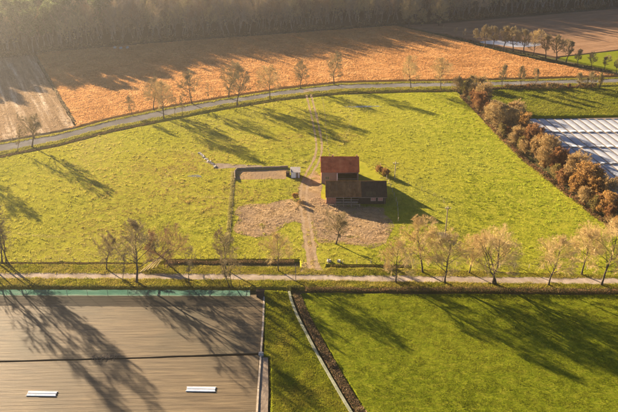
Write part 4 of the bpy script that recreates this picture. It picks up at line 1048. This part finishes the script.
YARD = [GP(p) for p in (YL, YR, [(300,178),(316,170),(322,176),(322,156),(360,156),(386,180),(386,208),(302,202)],
                        [(235,169),(289,167.5),(289,180),(235,181)], [(202,160),(216,163),(264,165),(264,167.5),(216,170)])]
TRKP = smooth_line(GP(TRK))
def off_patch(P):
    """true where the soil lies bare; grass creeps in unevenly from the rims"""
    m = np.zeros(len(P), bool)
    for y_ in YARD:
        i_ = in_poly(P, y_)
        if i_.any():
            d_ = dist_line(P[i_], np.vstack([y_, y_[:1]])); m[i_] |= d_ > 2.1*vnoise(P[i_], 0.55, 77)-0.3
    return m & (vnoise(P, 0.35, 78) < 0.9)
TRKB = smooth_line(GP(TRK[7:]))
offyard = [off_patch, lambda P: (dist_line(P, TRKB) < 0.7+0.9*vnoise(P, 0.5, 80)) & ~((dist_line(P, TRKB) < 0.35) & (P[:, 1] < G(310,225)[1]) & (vnoise(P, 0.4, 81) > 0.35)), lambda P: (np.abs(dist_line(P, TRKP)-0.85) < 0.15+0.45*vnoise(P, 0.5, 79))]
base = mixc([(0.16,0.175,0.014),(0.265,0.255,0.026),(0.345,0.30,0.05),(0.375,0.29,0.075)], 0.045, 11)
DRYB = [(G(290,140)[:2], 7), (G(345,140)[:2], 8), (G(385,170)[:2], 7), (G(450,236)[:2], 4), (G(215,200)[:2], 9), (G(90,235)[:2], 12), (G(520,268)[:2], 6), (G(150,190)[:2], 22), (G(190,165)[:2], 12), (G(255,195)[:2], 8)]
WEAR = [smooth_line(GP(l_)) for l_ in ([(398,171),(440,168.5),(500,168.5),(545,178)], [(398,173.5),(440,171),(500,171),(543,181)], [(108,153.5),(150,148.5),(185,150),(200,158)], [(330,160),(345,140),(352,118),(350,98)],
        [(0,232),(60,238),(130,236),(200,246)], [(415,262),(480,262.5),(560,266)], [(205,156),(170,170),(160,185),(190,196),(228,198)])]
def meadow_col(P, r):
    c = base(P, r)
    for p, rr in DRYB:
        k = np.exp(-np.sum((P-p)**2, 1)/rr**2)[:, None]*0.7*vnoise(P, 0.2, 3)[:, None]*1.4; k = np.clip(k, 0, .8); c = c*(1-k)+np.array((0.26,0.17,0.06))*k
    k = np.clip(vnoise(P, 0.013, 41)*1.7-0.5, 0, 1)[:, None]*0.35; c = c*(1-k)+c*np.array((0.72,0.86,0.7))*k
    k = np.clip(vnoise(P, 0.06, 42)*3-1.9, 0, 1)[:, None]*0.6; c = c*(1-k)+np.array((0.30,0.25,0.09))*k
    for ln_ in WEAR:
        k = np.clip(1-dist_line(P, ln_)/0.9, 0, 1)[:, None]*0.75*np.clip(vnoise(P, 0.25, 44)*1.8-0.2, 0, 1)[:, None]; c = c*(1-k)+np.array((0.38,0.31,0.13))*k
    g = np.clip((P[:, 0]-0)/60, 0, 1)[:, None]*0.7; return c*(1-g)+np.array((0.14,0.172,0.009))*g*np.mean(c, 1)[:, None]/0.115+0*c
blades('meadow_grass', MEADP, 120000, 0.11, 0.13, meadow_col, 'yellow-green tufted grass of the upper meadow', 31, excl=offyard)
blades('meadow_tussocks', MEADP, 3500, 0.3, 0.12, meadow_col, 'coarse tussocks scattered through the upper meadow', 61, excl=offyard, per=12, rad=0.22, lean=0.35)
blades('lawn_grass', LAWNP, 70000, 0.09, 0.10, mixc([(0.085,0.108,0.005),(0.145,0.16,0.009),(0.21,0.198,0.018)], 0.12, 21), 'short bright green grass of the lower right meadow', 32, dref=120, patch=0.35)
WEDP = GP([(266,291),(286,292),(294,310),(305,332),(318,358),(334,385),(350,413),(272,413),(271,357),(265,354)])
blades('wedge_grass', WEDP, 14000, 0.17, 0.11, mixc([(0.12,0.145,0.008),(0.21,0.21,0.015),(0.27,0.225,0.035)], 0.2, 22), 'yellow-green grass between seedbed and pale netting', 33, dref=120)
VGP = GP([(-20,264.5),(143,265),(300,267.5),(322,271),(330,268),(412,269),(618,275.3),(640,275.3),(640,288.5),(300,286.6),(-20,286)])
lane_p = np.vstack([la, lb[::-1]])
blades('verge_grass', VGP, 26000, 0.2, 0.12, mixc([(0.13,0.145,0.01),(0.23,0.215,0.02),(0.30,0.235,0.05),(0.16,0.175,0.012)], 0.3, 23), 'tufted yellowish grass on both verges of the lower lane', 34, excl=[lambda P: in_poly(P, lane_p) & (np.minimum(dist_line(P, la), dist_line(P, lb)) > 0.55*vnoise(P, 0.8, 91))], dref=140)
blades('dry_stalks', DRYP, 70000, 0.22, 0.20, mixc([(0.29,0.15,0.055),(0.42,0.225,0.085),(0.51,0.31,0.135)], 0.2, 24), 'orange-brown dry stalks covering the field beyond the upper road', 35, dref=250, rad=0.3, cat='dry grass', patch=0.35)
blades('stubble_stalks', STUBP, 4000, 0.16, 0.18, mixc([(0.20,0.135,0.075),(0.34,0.25,0.16)], 0.3, 25), 'pale stubble of the field at the far left', 36, dref=200, rad=0.3, cat='stubble')
blades('pasture_grass', PADP, 14000, 0.25, 0.16, mixc([(0.13,0.145,0.012),(0.25,0.23,0.035)], 0.1, 26), 'green grass of the pasture behind the right hedgerow', 37, dref=220)
UV = GP(off(UPN,-1.2)[2:]+off(UPS,2.6)[2:][::-1]); UA = GP(UPN+UPS[::-1])
blades('roadside_grass', UV, 16000, 0.22, 0.14, mixc([(0.16,0.16,0.015),(0.28,0.24,0.045)], 0.2, 27), 'pale grass on the verges of the upper road', 38, excl=[lambda P: in_poly(P, UA) & (np.minimum(dist_line(P, GP(UPN)), dist_line(P, GP(UPS))) > 0.7*vnoise(P, 0.5, 92))], dref=230)
for yp, n_, sd, wh in ((YL, 900, 39, 'left'), (YR, 1600, 49, 'right')):
    blades('yard_reeds', GP(yp), n_, 0.26, 0.10, mixc([(0.24,0.16,0.09),(0.36,0.26,0.155),(0.44,0.33,0.20)], 0.3, 28), 'dry tan litter over the bare yard, %s of the track' % wh, sd, cat='dry litter', patch=0.8,
       excl=[lambda P: (np.abs(dist_line(P, TRKP)-0.85) < 0.45)])
LGP = GP([(232,172),(234.6,172),(232.6,200),(230.6,225),(228,252),(225.5,252),(228.5,215)])
blades('long_grass', LGP, 1800, 0.3, 0.12, mixc([(0.2,0.18,0.05),(0.3,0.25,0.10)], 0.3, 29), 'strip of long yellow grass along the wire fence left of the yard', 40, cat='long grass')

# ------------------------------------------------------------------ haze: the lit winter air
hz = MB(); hz.box(-900, 900, -300, 1300, -2.0, 92.0)
hm = bpy.data.materials.new('haze_air'); hm.use_nodes = True; t = hm.node_tree
t.nodes.remove(t.nodes['Principled BSDF']); pv = t.nodes.new('ShaderNodeVolumePrincipled')
pv.inputs['Color'].default_value = (0.97, 0.92, 0.84, 1); pv.inputs['Density'].default_value = 0.00024; pv.inputs['Anisotropy'].default_value = 0.88
t.links.new(pv.outputs[0], t.nodes['Material Output'].inputs['Volume'])
h = link('haze', mesh_py('haze', hz.V, hz.F, hm)); tag(h, 'thin sunlit haze over the fields', 'haze', kind='stuff')
